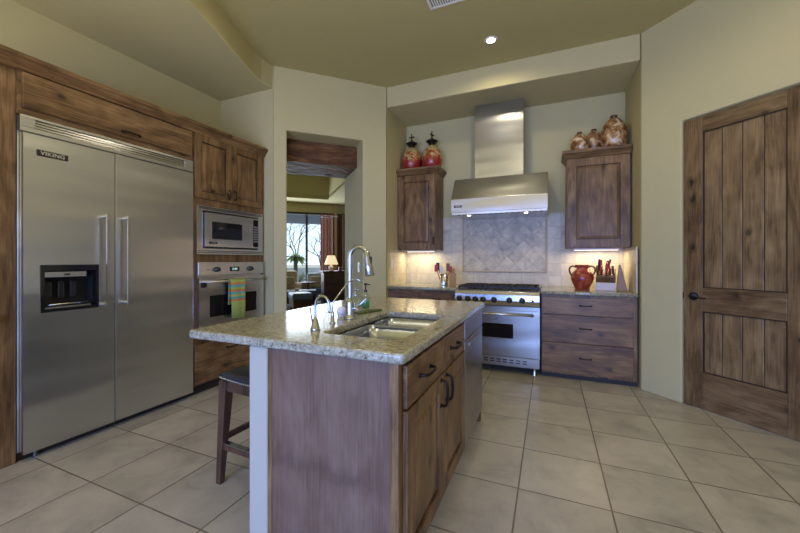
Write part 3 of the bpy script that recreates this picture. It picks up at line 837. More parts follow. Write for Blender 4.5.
# towel
tow = striped('lime_towel', [(.36, .46, .11)] * 4 + [(.55, .22, .07), (.10, .38, .35), (.50, .45, .12), (.12, .42, .40), (.60, .24, .08), (.36, .46, .11), (.12, .40, .38), (.58, .24, .08)] + [(.36, .46, .11)] * 4, 1 / .37, 'Z')
t = thing('dish_towel', 'lime green dish towel with orange and teal stripes over the oven handle', 'towel', FW, 90)
b = bm_(); rows = []
path = [(-.094, .665), (-.096, .80), (-.098, .95), (-.097, 1.04), (-.080, 1.0515), (-.0655, 1.04), (-.064, .95), (-.062, .80)]
for i, (y, z) in enumerate(path):
    row = []
    for k in range(13):
        u = k / 12; wdt = .165 if i < 3 else .18
        row.append(b.verts.new((2.588 + (u - .5) * wdt + (.006 if i < 2 else 0), y + .004 * math.sin(u * 9 + i) * (0 if 3 <= i <= 5 else 1), z + (-.012 * u if i == 0 else 0))))
    rows.append(row)
for a_, c_ in zip(rows, rows[1:]):
    for k in range(12): f = b.faces.new((a_[k], a_[k + 1], c_[k + 1], c_[k])); f.smooth = True
o = obj('cloth', b, tow, t); s_ = o.modifiers.new('s', 'SOLIDIFY'); s_.thickness = .003; s_.offset = 0

# ------------------------------------------------------------------ niche: backsplash
def splash(name, b, m, label):
    o = obj(name, b, m); tag(o, label, 'backsplash'); return o


splash('tile_backsplash', bx(-1.88, -1.345, 4.648, 4.659, .916, 1.372), splash_m, 'travertine tile backsplash under the left wall cabinet')
b = bm_(); box(b, -1.343, -1.075, 4.648, 4.659, .916, 1.815); box(b, -.025, .172, 4.648, 4.659, .916, 1.815); box(b, -1.075, -.025, 4.648, 4.659, .916, 1.08); box(b, -1.075, -.025, 4.648, 4.659, 1.80, 1.815)
splash('tile_backsplash', b, splash_m, 'travertine tile field surrounding the diamond panel behind the range')
splash('tile_backsplash', bx(.174, .788, 4.648, 4.659, .916, 1.372), splash_m, 'travertine tile backsplash under the right wall cabinet')
splash('tile_backsplash', bx(-1.886, -1.876, 4.02, 4.646, .916, 1.372), splash_s, 'tile strip on the left side wall of the cooking niche')
splash('tile_backsplash', bx(.776, .787, 4.02, 4.646, .916, 1.372), splash_s, 'tile strip on the right side wall of the cooking niche')
dp_ = thing('diamond_tile_panel', 'framed panel of diagonal travertine tiles behind the range', 'backsplash', (0, 4.66, 0))
b = bx(-1.055, -.045, -.014, -.001, 1.10, 1.78); obj('tiles', b, diam_m, dp_)
b = bm_(); box(b, -1.073, -1.055, -.024, -.001, 1.082, 1.798); box(b, -.045, -.027, -.024, -.001, 1.082, 1.798); box(b, -1.055, -.045, -.024, -.001, 1.082, 1.10); box(b, -1.055, -.045, -.024, -.001, 1.78, 1.798)
obj('border', b, plain('tan_tile_border', (.48, .37, .24), .5, vary=.15), dp_, .004)
t = thing('wall_outlet', 'ivory outlet plate on the tiled left side of the niche', 'outlet', (-1.874, 4.12, 1.13), 90)
b = bx(-.036, .036, -.006, 0, 0, .115); obj('plate', b, white_m, t, .003)
b = bm_(); box(b, -.016, .016, -.009, -.006, .015, .05); box(b, -.016, .016, -.009, -.006, .065, .10); obj('sockets', b, white_m, t, .002)

# wall cabinets
def upper(x0, x1, label, hx, rightside):
    t = thing('wall_cabinet', label, 'cabinet', ((x0 + x1) / 2, 4.33, 1.37)); w = (x1 - x0) / 2; h = 1.0
    b = bx(-w, w, .0, .325, 0, h); obj('body', b, wood_z, t, .002)
    b = bm_(); panel_door(b, -w + .012, w - .012, .01, h - .015, .085, -.022); d_ = obj('door', b, [wood_z, glaze], t, .0015)
    b = bm_()
    k = .045
    p0 = [(-w, -.022), (w, -.022), (w, .325), (-w, .325)]
    L_ = 0 if not rightside else 1
    ex = [(-w - (0 if rightside else k), -.022 - k), (w + (k if rightside else 0), -.022 - k), (w + (k if rightside else 0), .325), (-w - (0 if rightside else k), .325)]
    lo = [b.verts.new((*p, h - .01)) for p in p0]; md_ = [b.verts.new((*((Vector(p) * .35 + Vector(q) * .65)), h + .03)) for p, q in zip(p0, ex)]
    up = [b.verts.new((*q, h + .045)) for q in ex]; tp = [b.verts.new((*q, h + .075)) for q in ex]
    for A_, B_ in ((lo, md_), (md_, up), (up, tp)):
        for i in range(4): b.faces.new((A_[i], A_[(i + 1) % 4], B_[(i + 1) % 4], B_[i]))
    b.faces.new(tp); b.faces.new(lo)
    bmesh.ops.recalc_face_normals(b, faces=b.faces[:])
    obj('crown', b, wood_x, t, .002)
    if hx is not None: pull(d_, hx, .12, .085, True)
    return t


upper(-1.885, -1.337, 'knotty wood wall cabinet left of the range hood, red urns on top', .245, True)
upper(.178, .788, 'knotty wood wall cabinet right of the range hood, gourd jars on top', None, False)

# hood
hd = thing('range_hood', 'stainless steel range hood with tall chimney duct', 'range hood', (0, 0, 0))
b = bm_(); prism(b, [(4.05, 1.795), (4.05, 1.955), (4.25, 2.228), (4.645, 2.228), (4.645, 1.795)], -1.073, -.013, 'x'); cpy = obj('canopy', b, steel_h, hd, .003)
b = bx(-.852, -.280, 4.36, 4.655, 2.229, 3.149); obj('chimney', b, steel_h, hd, .002)
b = bm_(); box(b, -1.065, -.02, 4.06, 4.64, 1.772, 1.7945); ub = obj('underside_rim', b, steel_m, hd)
b = bm_()
for k in range(16): box(b, -1.0 + k * .06, -.96 + k * .06, 4.085, 4.10, 1.766, 1.773)
obj('baffle_filter', b, blackp, ub)
b = bx(-1.035, -.94, 4.047, 4.05, 1.855, 1.88); bd = obj('badge', b, blackp, cpy); text_mesh('lettering', 'VIKING', .019, letter, bd, (-.9875, 4.0465, 1.8675), FRONT)
lamp_on = emit('halogen_lens', (1, .86, .6), 6)
for x in (-.88, -.24):
    b = bm_(); lathe(b, [(0, 0), (.020, 0), (.022, .008), (0, .01)], x, 4.16, 1.766, 18); obj('halogen_light', b, lamp_on, hd)
    l = bpy.data.lights.new('hood_spot', 'SPOT'); l.energy = 4; l.color = WARM; l.spot_size = R(110); l.shadow_soft_size = .03
    lo_ = bpy.data.objects.new('hood_spot', l); COL.objects.link(lo_); lo_.location = (x, 4.16, 1.752)

# range
rg = thing('gas_range', 'stainless gas range with black burner grates and one oven door', 'range', (-.545, 3.98, 0)); hw = .452
b = bm_(); box(b, -hw, hw, .02, .66, .08, .895); obj('body', b, steel_r, rg)
b = bm_(); prism(b, [(-.035, .745), (-.055, .80), (-.052, .86), (-.030, .895), (.02, .905), (.03, .905), (.03, .735), (-.02, .735)], -hw, hw, 'x'); cp = obj('control_panel', b, steel_b, rg, .003)
for x in (-.395, -.30, -.215, -.13, -.01, .15, .28): knob(cp, x, .806, -.053, .025)
knob(cp, .385, .806, -.053, .010)
b = bm_(); x0, x1, z0, z1 = -hw + .01, hw - .02, .20, .69
wx0, wx1, wz0, wz1 = -.176, .187, .39, .546
box(b, x0, wx0, -.03, .019, z0, z1); box(b, wx1, x1, -.03, .019, z0, z1); box(b, wx0, wx1, -.03, .019, z0, wz0); box(b, wx0, wx1, -.03, .019, wz1, z1)
od = obj('oven_door', b, steel_r, rg)
b = bx(wx0, wx1, -.026, 0, wz0, wz1); obj('window', b, blackg, od)
barhandle(od, 0, .655, 0, y=-.03, out=.045, r=.013, horiz=True, a0=-.41, a1=.40)
b = bx(-.04, .06, -.0325, -.03, .595, .625); bd = obj('badge', b, steel_b, od); text_mesh('lettering', 'VIKING', .02, blackp, bd, (.01, -.033, .61), FRONT)
b = bm_(); box(b, -hw, hw, -.02, .019, .085, .185); kk = obj('kick_panel', b, steel_r, rg, .003)
for k in range(10):
    x = -.33 + k * .068
    for z in (.122, .148):
        obj('vent_slot', bx(x, x + .045, -.023, -.0195, z, z + .012), blackp, kk)
for x in (-.40, .40):
    b = bm_(); lathe(b, [(.02, 0), (.022, .01), (.016, .02), (.016, .085)], x, .02, 0, 14); obj('leg', b, steel_b, rg)
b = bx(-hw, hw, .03, .6, .895, .905); obj('cooktop', b, blackp, rg)
b = bx(-hw, hw, .61, .66, .895, .918); obj('back_guard', b, steel_b, rg, .004)
for k in range(3):
    b = bm_(); cx = -.295 + k * .295; x0, x1 = cx - .14, cx + .14
    for y in (.06, .325, .585): box(b, x0, x1, y - .006, y + .006, .925, .943)
    for x in (x0 + .006, x1 - .006): box(b, x - .006, x + .006, .06, .585, .925, .943)
    for cy in (.19, .455):
        for a in range(8):
            q = a * math.pi / 4; c_, s_ = math.cos(q), math.sin(q)
            ex_ = (x0 if c_ < -.1 else x1 if c_ > .1 else cx); L1 = .13
            tube(b, [(cx + c_ * .035, cy + s_ * .035, .936), (cx + c_ * L1, cy + s_ * L1, .940)], .006, 6)
    for x in (x0 + .01, x1 - .01):
        for y in (.065, .58): box(b, x - .008, x + .008, y - .008, y + .008, .905, .926)
    obj('grate', b, iron, rg)
    for cy in (.19, .455):
        b = bm_(); lathe(b, [(.045, .905), (.045, .915), (.03, .918), (.03, .926), (0, .928)], cx, cy, 0, 20); obj('burner', b, iron, rg)

# base cabinets on the back wall
rb = thing('base_cabinet', 'wooden base cabinet with three wide drawers right of the range', 'cabinet', (.355, 4.03, 0)); w = .433
b = bm_(); box(b, -w, w, .0, .60, .05, .876); obj('body', b, wood_z, rb, .002)
for z0, z1 in ((.676, .848), (.386, .668), (.07, .378)):
    b = bx(-w + .006, w - .036, -.02, -.0005, z0, z1); d_ = obj('drawer', b, wood_x, rb, .003)
    pull(d_, -.015, (z0 + z1) / 2 + .01, .10, y=-.02, out=.02, rad=.005)
b = bx(-w, w, .03, .55, 0, .05); obj('toe_kick', b, toe_m, rb)
lb = thing('base_cabinet', 'wooden base cabinet left of the range, mostly behind the island', 'cabinet', (-1.455, 4.03, 0)); w = .43
b = bm_(); box(b, -w, w, .0, .60, .09, .876); obj('body', b, wood_z, lb, .002)
for x0, x1 in ((-w + .008, -.004), (.004, w - .008)):
    b = bx(x0, x1, -.02, -.0005, .70, .845); d_ = obj('drawer', b, wood_x, lb, .003); pull(d_, (x0 + x1) / 2, .775, .1, y=-.02)
    b = bm_(); panel_door(b, x0, x1, .10, .69, .06); d_ = obj('door', b, [wood_z, glaze], lb, .0015); pull(d_, x1 - .03 if x0 < -.1 else x0 + .03, .6, .1, True)
b = bx(-w, w, .03, .55, 0, .09); obj('toe_kick', b, toe_m, lb)
o = slab('countertop', [(-.088, 3.99), (.787, 3.99), (.787, 4.645), (-.088, 4.645)], [], .878, .915, granite_m, None, .008); tag(o, 'speckled granite countertop right of the range', 'countertop')
o = slab('countertop', [(-1.885, 3.99), (-1.002, 3.99), (-1.002, 4.645), (-1.885, 4.645)], [], .878, .915, granite_m, None, .008); tag(o, 'speckled granite countertop left of the range', 'countertop')

# under-cabinet lamps
for x, wd in ((-1.61, .40), (.483, .45)):
    t = thing('under_cabinet_light', 'slim warm strip light under the %s wall cabinet' % ('left' if x < 0 else 'right'), 'light', (x, 4.50, 1.352))
    b = bx(-wd / 2, wd / 2, -.03, .03, 0, .017); obj('housing', b, white_m, t)
    b = bx(-wd / 2 + .01, wd / 2 - .01, -.025, .025, -.003, 0); obj('diffuser', b, emit('warm_strip', (1, .8, .52), 3), t)
    area('strip_glow', (x, 4.50, 1.345), (0, 0, 0), wd, .05, 2.6, (1, .82, .55))

# ------------------------------------------------------------------ island
ic = thing('island_cabinet', 'wooden kitchen island cabinet with sink doors and a plain end panel', 'cabinet', (-.49, 0, 0), 90)  # local x = world Y, y = -X
# body: local y 0.. .587
b = bm_(); box(b, 1.150, 2.106, .0, .02, .09, .876); box(b, 1.150, 2.106, .56, .587, .09, .876); box(b, 1.15, 2.106, .02, .56, .09, .11); box(b, 2.09, 2.106, .02, .56, .11, .876)
obj('body', b, wood_z, ic)
b = bx(1.128, 1.150, .030, .568, .0, .876); obj('end_panel', b, wood_isl, ic)
b = bx(1.124, 1.152, -.004, .030, 0, .876); obj('corner_stile', b, wood_z, ic, .002)
b = bx(1.124, 1.152, .568, .589, 0, .876); obj('corner_stile', b, wood_z, ic, .002)
for x0, x1 in ((1.168, 1.628), (1.636, 2.096)):
    b = bm_(); box(b, x0, x1, -.020, -.0005, .70, .858); d_ = obj('drawer', b, wood_x, ic, .005); pull(d_, (x0 + x1) / 2 - .03, .785, .13, y=-.02, rad=.007, out=.032)
    b = bm_(); panel_door(b, x0, x1, .105, .692, .07); d_ = obj('door', b, [wood_z, glaze], ic, .002); pull(d_, x1 - .04 if x0 < 1.5 else x0 + .04, .615, .12, True, rad=.007, out=.032)
b = bx(1.16, 2.106, .045, .5, 0, .09); obj('toe_kick', b, toe_m, ic)
b = bm_(); box(b, 2.708, 2.735, -.004, .587, 0, .876); obj('end_panel', b, wood_z, ic)
dw = thing('dishwasher', 'stainless dishwasher at the far end of the island', 'dishwasher', (-.49, 0, 0), 90)
b = bx(2.110, 2.704, .0, .56, .10, .872); obj('body', b, steel_r, dw)
b = bx(2.112, 2.702, -.020, 0, .11, .745); dd_ = obj('door', b, steel_r, dw, .004)
b = bx(2.112, 2.702, -.020, 0, .752, .868); obj('control_panel', b, steel_r, dw, .004)
b = bx(2.20, 2.60, -.030, -.020, .70, .722); obj('handle', b, steel_r, dd_, .003)
b = bx(2.112, 2.702, .03, .1, 0, .10); obj('kick_panel', b, steel_r, dw)
pw_ = bx(-1.180, -1.079, 1.120, 2.735, 0, .876); o = struct('wall_pony', pw_, pony_m, .010)

# countertop with sink opening
SX0, SX1, SY0, SY1 = -.940, -.562, 1.305, 2.015
ol = round_poly([(-1.552, 1.108), (-.458, 1.108), (-.458, 2.755), (-1.552, 2.755)], .03)
ho = round_poly([(SX0, SY0), (SX1, SY0), (SX1, SY1), (SX0, SY1)], .05)
o = slab('island_countertop', ol, [ho], .877, .915, granite_m, None, .010)
tag(o, 'large speckled granite island countertop with a sink cut-out', 'countertop')
# sink
sk = thing('kitchen_sink', 'undermount double-bowl stainless sink in the island countertop', 'sink', (0, 0, 0))


def bowl(x0, x1, y0, y1, zt, dep):
    b = bm_(); rings = []
    for ins, z, rr in ((-.012, zt, .055), (0, zt, .05), (.004, zt - dep * .5, .05), (.008, zt - dep * .85, .05), (.022, zt - dep * .97, .05), (.045, zt - dep, .04)):
        pts = round_poly([(x0 + ins, y0 + ins), (x1 - ins, y0 + ins), (x1 - ins, y1 - ins), (x0 + ins, y1 - ins)], rr, 6)
        rings.append([b.verts.new((*p, z)) for p in pts])
    n = len(rings[0])
    for A_, B_ in zip(rings, rings[1:]):
        for i in range(n): f = b.faces.new((A_[i], B_[i], B_[(i + 1) % n], A_[(i + 1) % n])); f.smooth = True
    b.faces.new(rings[-1])
    o = obj('bowl', b, sink_m, sk); s = o.modifiers.new('s', 'SOLIDIFY'); s.thickness = .0015; s.offset = 1
    b = bm_(); lathe(b, [(0, .001), (.02, .002), (.03, .004), (.042, .005), (.044, .001)], (x0 + x1) / 2, (y0 + y1) / 2, zt - dep, 24); obj('drain', b, chrome, o)
    return o


bowl(SX0 + .004, SX1 - .004, SY0 + .004, 1.765, .8755, .20)
bowl(SX0 + .004, SX1 - .004, 1.790, SY1 - .004, .8755, .17)
b = bm_(); box(b, SX0 + .0, SX1 - .0, 1.760, 1.795, .858, .872); obj('divider', b, sink_m, sk, .004)

# main faucet
fx = Vector((-1.017, 1.677, .915))
t = thing('kitchen_faucet', 'tall polished gooseneck faucet with pull-down spray head', 'faucet', fx)
b = bm_(); lathe(b, [(0, 0), (.034, 0), (.034, .006), (.028, .010), (.025, .03), (.024, .085), (.021, .10), (.016, .115), (0, .115)], n=24); obj('body', b, chrome, t)
arc = [(0, 0, .10), (0, 0, .20), (0, 0, .29)]
for k in range(0, 9):
    a = R(150) * k / 8
    arc.append((.056 * (1 - math.cos(a)), 0, .335 + .062 * math.sin(a)))
b = bm_(); tube(b, smoothpath(arc, 4), .0125, 14); obj('neck', b, chrome, t)
P0 = Vector((arc[-1][0], 0, arc[-1][2])); dv = Vector((.16, 0, -1)).normalized()
b = bm_(); tube(b, [P0 - dv * .012, P0 + dv * .005, P0 + dv * .03, P0 + dv * .07, P0 + dv * .125, P0 + dv * .13], [.0135, .017, .018, .021, .026, .022], 18); sh_ = obj('spray_head', b, chrome, t)
b = bm_(); q = P0 + dv * .045 + Vector((.018, 0, .004)); box(b, q.x - .003, q.x + .004, -.008, .008, q.z - .018, q.z + .018); obj('button', b, blackp, sh_)
b = bm_(); tube(b, [(.018, .0, .055), (.045, .0, .062)], .012, 12); tube(b, smoothpath([(.045, 0, .062), (.07, .0, .085), (.10, .01, .115)]), [.007] * 6 + [.006] * 7, 10); obj('handle', b, chrome, t)
# hot water dispenser
t = thing('hot_water_tap', 'small hooked hot water tap with conical base beside the sink', 'tap', (-.995, 1.335, .915))
b = bm_(); lathe(b, [(0, 0), (.022, 0), (.023, .006), (.020, .012), (.016, .03), (.009, .055), (.006, .062), (0, .062)], n=20); obj('body', b, chrome, t)
hk = [(0, 0, .055), (0, 0, .085)] + [(.038 * (1 - math.cos(math.pi * k / 8)), 0, .115 + .045 * math.sin(math.pi * k / 8)) for k in range(9)] + [(.077, 0, .085)]
b = bm_(); tube(b, smoothpath(hk, 3), .006, 10); obj('spout', b, chrome, t)
b = bm_(); tube(b, [(-.012, -.004, .035), (-.022, -.004, .075), (-.026, -.004, .10)], .0035, 8); lathe(b, [(0, -.006), (.008, 0), (0, .006)], -.026, -.004, .10, 10); obj('lever', b, chrome, t)
# filtered water faucet
t = thing('filter_faucet', 'slim filtered water faucet with slanted spout between tap and main faucet', 'faucet', (-1.022, 1.515, .915))
b = bm_(); lathe(b, [(0, 0), (.016, 0), (.016, .005), (.010, .01), (.0095, .05), (.007, .06), (0, .06)], n=18); obj('body', b, chrome, t)
b = bm_(); tube(b, smoothpath([(0, 0, .055), (0, 0, .10), (.012, .01, .125), (.045, .05, .19), (.062, .07, .215), (.085, .09, .225), (.105, .10, .215), (.11, .105, .205)], 4), .0045, 10); obj('spout', b, chrome, t)
# soap bottle, tumbler, sponge dish, soap pump
t = thing('soap_bottle', 'clear soap bottle with a black pump and green soap on the island', 'bottle', (-1.145, 2.09, .915))
b = bm_(); lathe(b, [(0, 0), (.026, 0), (.029, .006), (.029, .075), (.022, .09), (.011, .098), (.011, .108)], n=20); obj('bottle', b, clear_m, t)
b = bm_(); lathe(b, [(0, .004), (.0255, .004), (.0265, .05), (0, .05)], n=20); obj('soap', b, plain('green_soap', (.03, .32, .12), .2), t)
b = bm_(); lathe(b, [(.012, .106), (.013, .12), (.005, .124), (.005, .155), (.012, .157), (.012, .168), (0, .17)], n=14); tube(b, [(0, 0, .162), (.035, .0, .158)], .004, 8); obj('pump', b, blackp, t)
t = thing('soap_dispenser', 'clear glass soap dispenser with silver pump left of the green soap', 'dispenser', (-1.20, 2.05, .915))
b = bm_(); lathe(b, [(0, 0), (.03, 0), (.032, .01), (.03, .06), (.012, .082), (.010, .09)], n=20); obj('bottle', b, clear_m, t)
b = bm_(); lathe(b, [(.012, .088), (.012, .10), (.004, .103), (.004, .125), (.010, .127), (0, .135)], n=12); tube(b, [(0, 0, .128), (.03, 0, .124)], .0035, 8); obj('pump', b, chrome, t)
t = thing('scrub_brush', 'white dish brush lying behind the filter faucet', 'brush', (-1.10, 1.72, .915), 30)
b = bm_(); lathe(b, [(0, .012), (.022, .012), (.027, .02), (.026, .045), (.014, .056), (0, .058)], n=18); obj('head', b, plain('white_bristle_cap', (.8, .8, .82), .5), t)
b = bm_(); lathe(b, [(0, 0), (.022, .0), (.022, .012), (0, .012)], n=18); obj('bristles', b, plain('bristle', (.75, .72, .6), .9), t)
t = thing('sponge_tray', 'dark green tray lying behind the sink', 'tray', (-1.04, 1.93, .915), 75)
b = bm_(); cushion(b, -.10, .10, -.03, .03, .0, .010); obj('tray', b, plain('dark_green', (.07, .10, .035), .6), t)

# pots and jars -------------------------------------------------
def mottled(name, c1, c2, c3, scale=9, lo=.42, hi=.55, zsplit=None):
    m, n, l, p = newmat(name)
    tc = n.new('ShaderNodeTexCoord'); ns = n.new('ShaderNodeTexNoise'); ns.inputs['Scale'].default_value = scale; ns.inputs['Detail'].default_value = 4; ns.inputs['Distortion'].default_value = 1
    l.new(tc.outputs['Object'], ns.inputs['Vector']); fac = ns.outputs['Fac']
    if zsplit:
        sp = n.new('ShaderNodeSeparateXYZ'); l.new(tc.outputs['Object'], sp.inputs[0])
        mr = n.new('ShaderNodeMapRange'); mr.inputs['From Min'].default_value = zsplit[0]; mr.inputs['From Max'].default_value = zsplit[1]; mr.inputs['To Min'].default_value = -.22; mr.inputs['To Max'].default_value = .12
        l.new(sp.outputs['Z'], mr.inputs['Value']); ad = n.new('ShaderNodeMath'); l.new(fac, ad.inputs[0]); l.new(mr.outputs[0], ad.inputs[1]); fac = ad.outputs[0]
    r = ramp(n, [(lo, c1), ((lo + hi) / 2, c2), (hi, c3)]); l.new(fac, r.inputs[0]); l.new(r.outputs[0], p.inputs['Base Color'])
    p.inputs['Roughness'].default_value = .3; p.inputs['Coat Weight'].default_value = .3
    b = n.new('ShaderNodeBump'); b.inputs['Strength'].default_value = .3; b.inputs['Distance'].default_value = .01; l.new(ns.outputs['Fac'], b.inputs['Height']); l.new(b.outputs['Normal'], p.inputs['Normal'])
    return m


red_gold = mottled('red_gold_glaze', (.28, .016, .014), (.32, .12, .03), (.50, .37, .16), 22, .40, .60, (.02, .26))
gold_brown = mottled('gold_brown_glaze', (.13, .045, .015), (.38, .19, .06), (.66, .54, .36), 13, .40, .62)
urn = [(0, 0), (.095, 0), (.115, .02), (.135, .09), (.138, .16), (.125, .225), (.095, .275), (.06, .305), (.045, .32), (0, .32)]
TOPL, TOPR = 2.446, 2.446
for i, (x, y) in enumerate(((-1.728, 4.46), (-1.443, 4.47))):
    t = thing('lidded_urn', ['red and gold lidded urn nearest the niche corner, on the left cabinet', 'red and gold lidded urn nearest the hood, on the left cabinet'][i], 'urn', (x, y, TOPL), i * 70, 'red urns on the left wall cabinet')
    b = bm_(); lathe(b, urn, n=36); obj('body', b, red_gold, t)
    b = bm_(); lathe(b, [(.046, .315), (.042, .335), (.050, .350), (.078, .372), (.080, .385), (.05, .392), (.035, .405), (.018, .42), (0, .425)], n=8)
    ld_ = obj('lid', b, bronze, t)
    b = bm_(); tube(b, [(0, 0, .415), (0, 0, .50)], [.010, .006], 8); tube(b, [(-.03, 0, .468), (.03, 0, .468)], .007, 8)
    for a, c_ in ((-.03, .468), (.03, .468), (0, .505)): lathe(b, [(0, -.014), (.012, 0), (0, .014)], a, 0, c_, 10)
    obj('finial', b, bronze, ld_)
for i, (x, y, h, r) in enumerate(((.312, 4.42, .235, .094), (.468, 4.55, .290, .098), (.645, 4.41, .365, .128))):
    t = thing('gourd_jar', ['smallest gold and brown jar, left end on the right cabinet', 'middle-sized gold and brown jar between two others', 'largest gold and brown jar, nearest the right niche wall'][i], 'jar', (x, y, TOPR), i * 90, 'mottled jars on the right wall cabinet')
    pr = [(0, 0), (.70, 0), (.82, .04), (.97, .20), (1, .40), (.94, .58), (.76, .74), (.48, .86), (.24, .91)]
    b = bm_(); lathe(b, [(a * r, c_ * h) for a, c_ in pr], n=36); obj('body', b, gold_brown, t)
    b = bm_(); lathe(b, [(.24 * r, .88 * h), (.20 * r, .92 * h), (.30 * r, .95 * h), (.26 * r, .99 * h), (0, h)], n=14); obj('neck', b, plain('brown_clay', (.09, .04, .02), .5), t)
# red vase
t = thing('red_vase', 'round red ceramic vase with two loop handles on the right countertop', 'vase', (.335, 4.36, .915), 12)
redc = mottled('red_glaze', (.22, .022, .014), (.32, .04, .02), (.42, .08, .035), 9)
b = bm_(); lathe(b, [(0, 0), (.070, 0), (.074, .015), (.10, .07), (.117, .12), (.110, .165), (.080, .200), (.058, .222), (.056, .235), (.072, .262), (.075, .272), (.06, .270), (.048, .235)], n=36); obj('body', b, redc, t)
for s in (-1, 1):
    b = bm_(); tube(b, smoothpath([(s * .062, 0, .245), (s * .10, 0, .258), (s * .128, 0, .235), (s * .130, 0, .20), (s * .115, 0, .165), (s * .100, 0, .155)], 4), .009, 8); obj('handle', b, plain('dark_red_clay', (.10, .03, .02), .4), t)
# knife block
t = thing('knife_block', 'wooden knife block with red and black knife handles and cream base', 'knife block', (.575, 4.30, .915), -8); t.scale = (1.15, 1.15, 1.15)
b = bm_(); box(b, -.10, .06, -.07, .03, .0, .075); obj('base', b, plain('cream_wood', (.62, .56, .50), .5, vary=.08), t, .004)
b = bm_(); prism(b, [(-.05, .076), (-.07, .13), (.06, .20), (.10, .18), (.10, .076)], -.095, .06, 'x'); obj('body', b, wood_x, t, .004)
b = bm_(); prism(b, [(.065, 0), (.155, 0), (.10, .24), (.085, .24)], -.02, .10, 'y'); obj('side_board', b, plain('tan_board', (.33, .19, .08), .5, vary=.15), t, .003)
rh = plain('red_handle', (.42, .04, .035), .35); kr_ = random.Random(4)
for i in range(9):
    x = -.08 + (i % 5) * .032; y = -.03 + (i // 5) * .07; L = .085 + kr_.random() * .035
    b = bm_(); z = .14 + (i // 5) * .035
    tube(b, [(x, y, z), (x + kr_.uniform(-.012, .012), y - .02, z + L * .5), (x + kr_.uniform(-.02, .02), y - .035, z + L)], [.008, .011, .010], 8)
    obj('knife_handle', b, rh if i in (1, 2, 3, 6, 7) else blackp if i % 2 else wood_z, t)
# utensil crock
t = thing('utensil_crock', 'steel crock of red and wooden cooking utensils left of the range', 'crock', (-1.235, 4.32, .915))
b = bm_(); lathe(b, [(0, 0), (.052, 0), (.053, .004), (.053, .15), (.050, .15), (.050, .006), (0, .006)], n=28); obj('crock', b, steel_b, t)
for i, (dx, lean, L, m_) in enumerate(((-.03, -.05, .17, rh), (.0, -.03, .15, white_m), (.025, .05, .15, rh), (.01, .03, .19, wood_z), (.035, .07, .12, plain('orange_handle', (.6, .18, .04), .5)), (-.015, -.055, .2, blackp))):
    b = bm_(); y = (-.02, .02)[i % 2]
    tube(b, [(dx, y, .02), (dx + lean * .5, y, .10), (dx + lean, y, .10 + L * .5)], .005, 8)
    cushion(b, dx + lean * 1.3 - .022, dx + lean * 1.3 + .022, y - .004, y + .004, .09 + L * .5, .12 + L * .85)
    obj('utensil', b, m_, t)
t = thing('wooden_board', 'tan wooden board standing beside the utensil crock', 'board', (-1.115, 4.30, .915))
b = bm_(); cushion(b, -.042, .042, -.012, .012, 0, .165); obj('board', b, plain('honey_wood', (.42, .24, .09), .5, vary=.12), t)
b = bm_(); cushion(b, -.017, .017, -.008, .008, .16, .20); obj('grip', b, plain('honey_wood_dark', (.36, .19, .07), .5, vary=.12), t)

# ------------------------------------------------------------------ stool
t = thing('counter_stool', 'dark wooden counter stool with black leather seat at the island', 'stool', (-1.452, 1.545, 0), -3)
sw, sd = .215, .17
b = bm_()
nx, ny = 12, 8
for k in range(2): pass
top = {}
for i in range(nx + 1):
    for j in range(ny + 1):
        u = i / nx * 2 - 1; v = j / ny * 2 - 1
        z = .600 + .012 * u * u + .018 * max(0, (1 - abs(u) ** 4)) * max(0, (1 - abs(v) ** 4)) * .6
        top[i, j] = b.verts.new((u * sw, v * sd, z))
for i in range(nx):
    for j in range(ny): f = b.faces.new((top[i, j], top[i + 1, j], top[i + 1, j + 1], top[i, j + 1])); f.smooth = True
edge = [(i, 0) for i in range(nx)] + [(nx, j) for j in range(ny)] + [(i, ny) for i in range(nx, 0, -1)] + [(0, j) for j in range(ny, 0, -1)]
low = [b.verts.new((top[e_].co.x, top[e_].co.y, .575 + .012 * (top[e_].co.x / sw) ** 2)) for e_ in edge]
for i in range(len(edge)): b.faces.new((top[edge[i]], low[i], low[(i + 1) % len(edge)], top[edge[(i + 1) % len(edge)]]))
b.faces.new(low); bmesh.ops.recalc_face_normals(b, faces=b.faces[:])
se = obj('seat', b, plain('black_leather', (.02, .024, .03), .28, vary=.2), t, label='black leather saddle seat')
b = bm_()
for i in range(30):
    for s in (-1, 1):
        x = -sw + .008 + i * (2 * sw - .016) / 29; bmesh.ops.create_icosphere(b, subdivisions=1, radius=.0062, matrix=Matrix.Translation((x, s * (sd + .001), .583 + .012 * (x / sw) ** 2)))
for i in range(24):
    for s in (-1, 1):
        y = -sd + .008 + i * (2 * sd - .016) / 23; bmesh.ops.create_icosphere(b, subdivisions=1, radius=.0062, matrix=Matrix.Translation((s * (sw + .001), y, .595)))
obj('nailhead_trim', b, plain('silver_nail', (.75, .78, .85), .22, 1), se)
b = bm_()
for s in (-1, 1):
    box(b, -sw + .005, sw - .005, s * (sd - .018) - .012, s * (sd - .018) + .012, .520, .577)
    box(b, s * (sw - .018) - .012, s * (sw - .018) + .012, -sd + .03, sd - .03, .520, .577)
obj('apron', b, stool_m, t, .003)
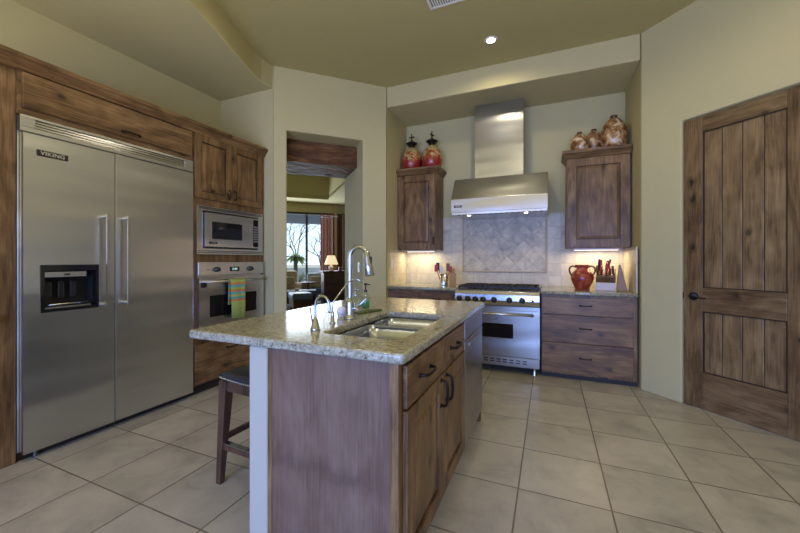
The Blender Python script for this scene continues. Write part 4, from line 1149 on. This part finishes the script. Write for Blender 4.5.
for sx in (-1, 1):
    for sy in (-1, 1):
        b = bm_()
        def sec(cx, cy, z, hs): return [b.verts.new((cx + p * hs, cy + q_ * hs, z)) for p, q_ in ((-1, -1), (1, -1), (1, 1), (-1, 1))]
        s0 = sec(sx * (sw + .010), sy * (sd - .012), 0, .016); s1 = sec(sx * (sw - .026), sy * (sd - .026), .585 - .01, .028)
        b.faces.new(s0); b.faces.new(s1)
        for i in range(4): b.faces.new((s0[i], s0[(i + 1) % 4], s1[(i + 1) % 4], s1[i]))
        bmesh.ops.recalc_face_normals(b, faces=b.faces[:]); obj('leg', b, stool_m, t, .003)
for s in (-1, 1):
    b = bx(-sw + .01, sw - .01, s * (sd - .018) - .012, s * (sd - .018) + .012, .195, .228); ss = obj('stretcher', b, stool_m, t, .002)
    if s < 0:
        b = bx(-sw + .03, sw - .03, -sd + .003, -sd + .033, .2285, .234); obj('foot_plate', b, chrome, ss, .001, label='metal foot guard strip')
    b = bx(s * (sw - .004) - .011, s * (sw - .004) + .011, -sd + .02, sd - .02, .235, .265); obj('stretcher', b, stool_m, t, .002)

# ------------------------------------------------------------------ ceiling fittings
lens = emit('recessed_lens', (1, .88, .66), 30)
spots = [(-.526, 3.511, 44, 'small recessed ceiling light glowing in front of the range hood'),
         (-2.06, 2.20, 8, 'small recessed ceiling light near the refrigerator soffit'),
         (.95, 2.35, 40, 'small recessed ceiling light in front of the pantry door'),
         (-.50, 1.55, 34, 'recessed ceiling light directly above the island sink'),
         (-1.5, .35, 50, 'recessed ceiling light above the refrigerator aisle'),
         (.9, .3, 50, 'recessed ceiling light behind the viewer on the right'),
         (-.4, -1.7, 50, 'recessed ceiling light near the rear windows')]
for x, y, pw, lab in spots:
    t = thing('recessed_light', lab, 'ceiling light', (x, y, ZC), 0, 'recessed ceiling lights')
    b = bm_(); lathe(b, [(.040, -.001), (.042, -.006), (.062, -.005), (.064, 0)], n=28); obj('trim_ring', b, white_m, t)
    b = bm_(); lathe(b, [(0, -.004), (.040, -.004), (.040, -.0015), (0, -.0015)], n=24); obj('lens', b, lens, t)
    l = bpy.data.lights.new('can_spot', 'SPOT'); l.energy = pw * .5; l.color = WARM; l.spot_size = R(168); l.spot_blend = .6; l.shadow_soft_size = .05
    lo_ = bpy.data.objects.new('can_spot', l); COL.objects.link(lo_); lo_.location = (x, y, ZC - .02)
t = thing('ceiling_vent', 'white rectangular air vent grille in the ceiling', 'vent', (-.76, 2.78, ZC))
b = bm_(); box(b, -.18, -.155, -.1, .1, -.010, -.0005); box(b, .155, .18, -.1, .1, -.010, -.0005); box(b, -.155, .155, -.1, -.078, -.010, -.0005); box(b, -.155, .155, .078, .1, -.010, -.0005); obj('frame', b, white_m, t, .002)
b = bx(-.155, .155, -.078, .078, -.003, -.0005); obj('duct', b, blackp, t)
for k in range(15):
    b = bm_(); x = -.145 + k * .0205; prism(b, [(x, -.009), (x + .003, -.009), (x + .012, -.003), (x + .009, -.003)], -.078, .078, 'y'); obj('slat', b, white_m, t)
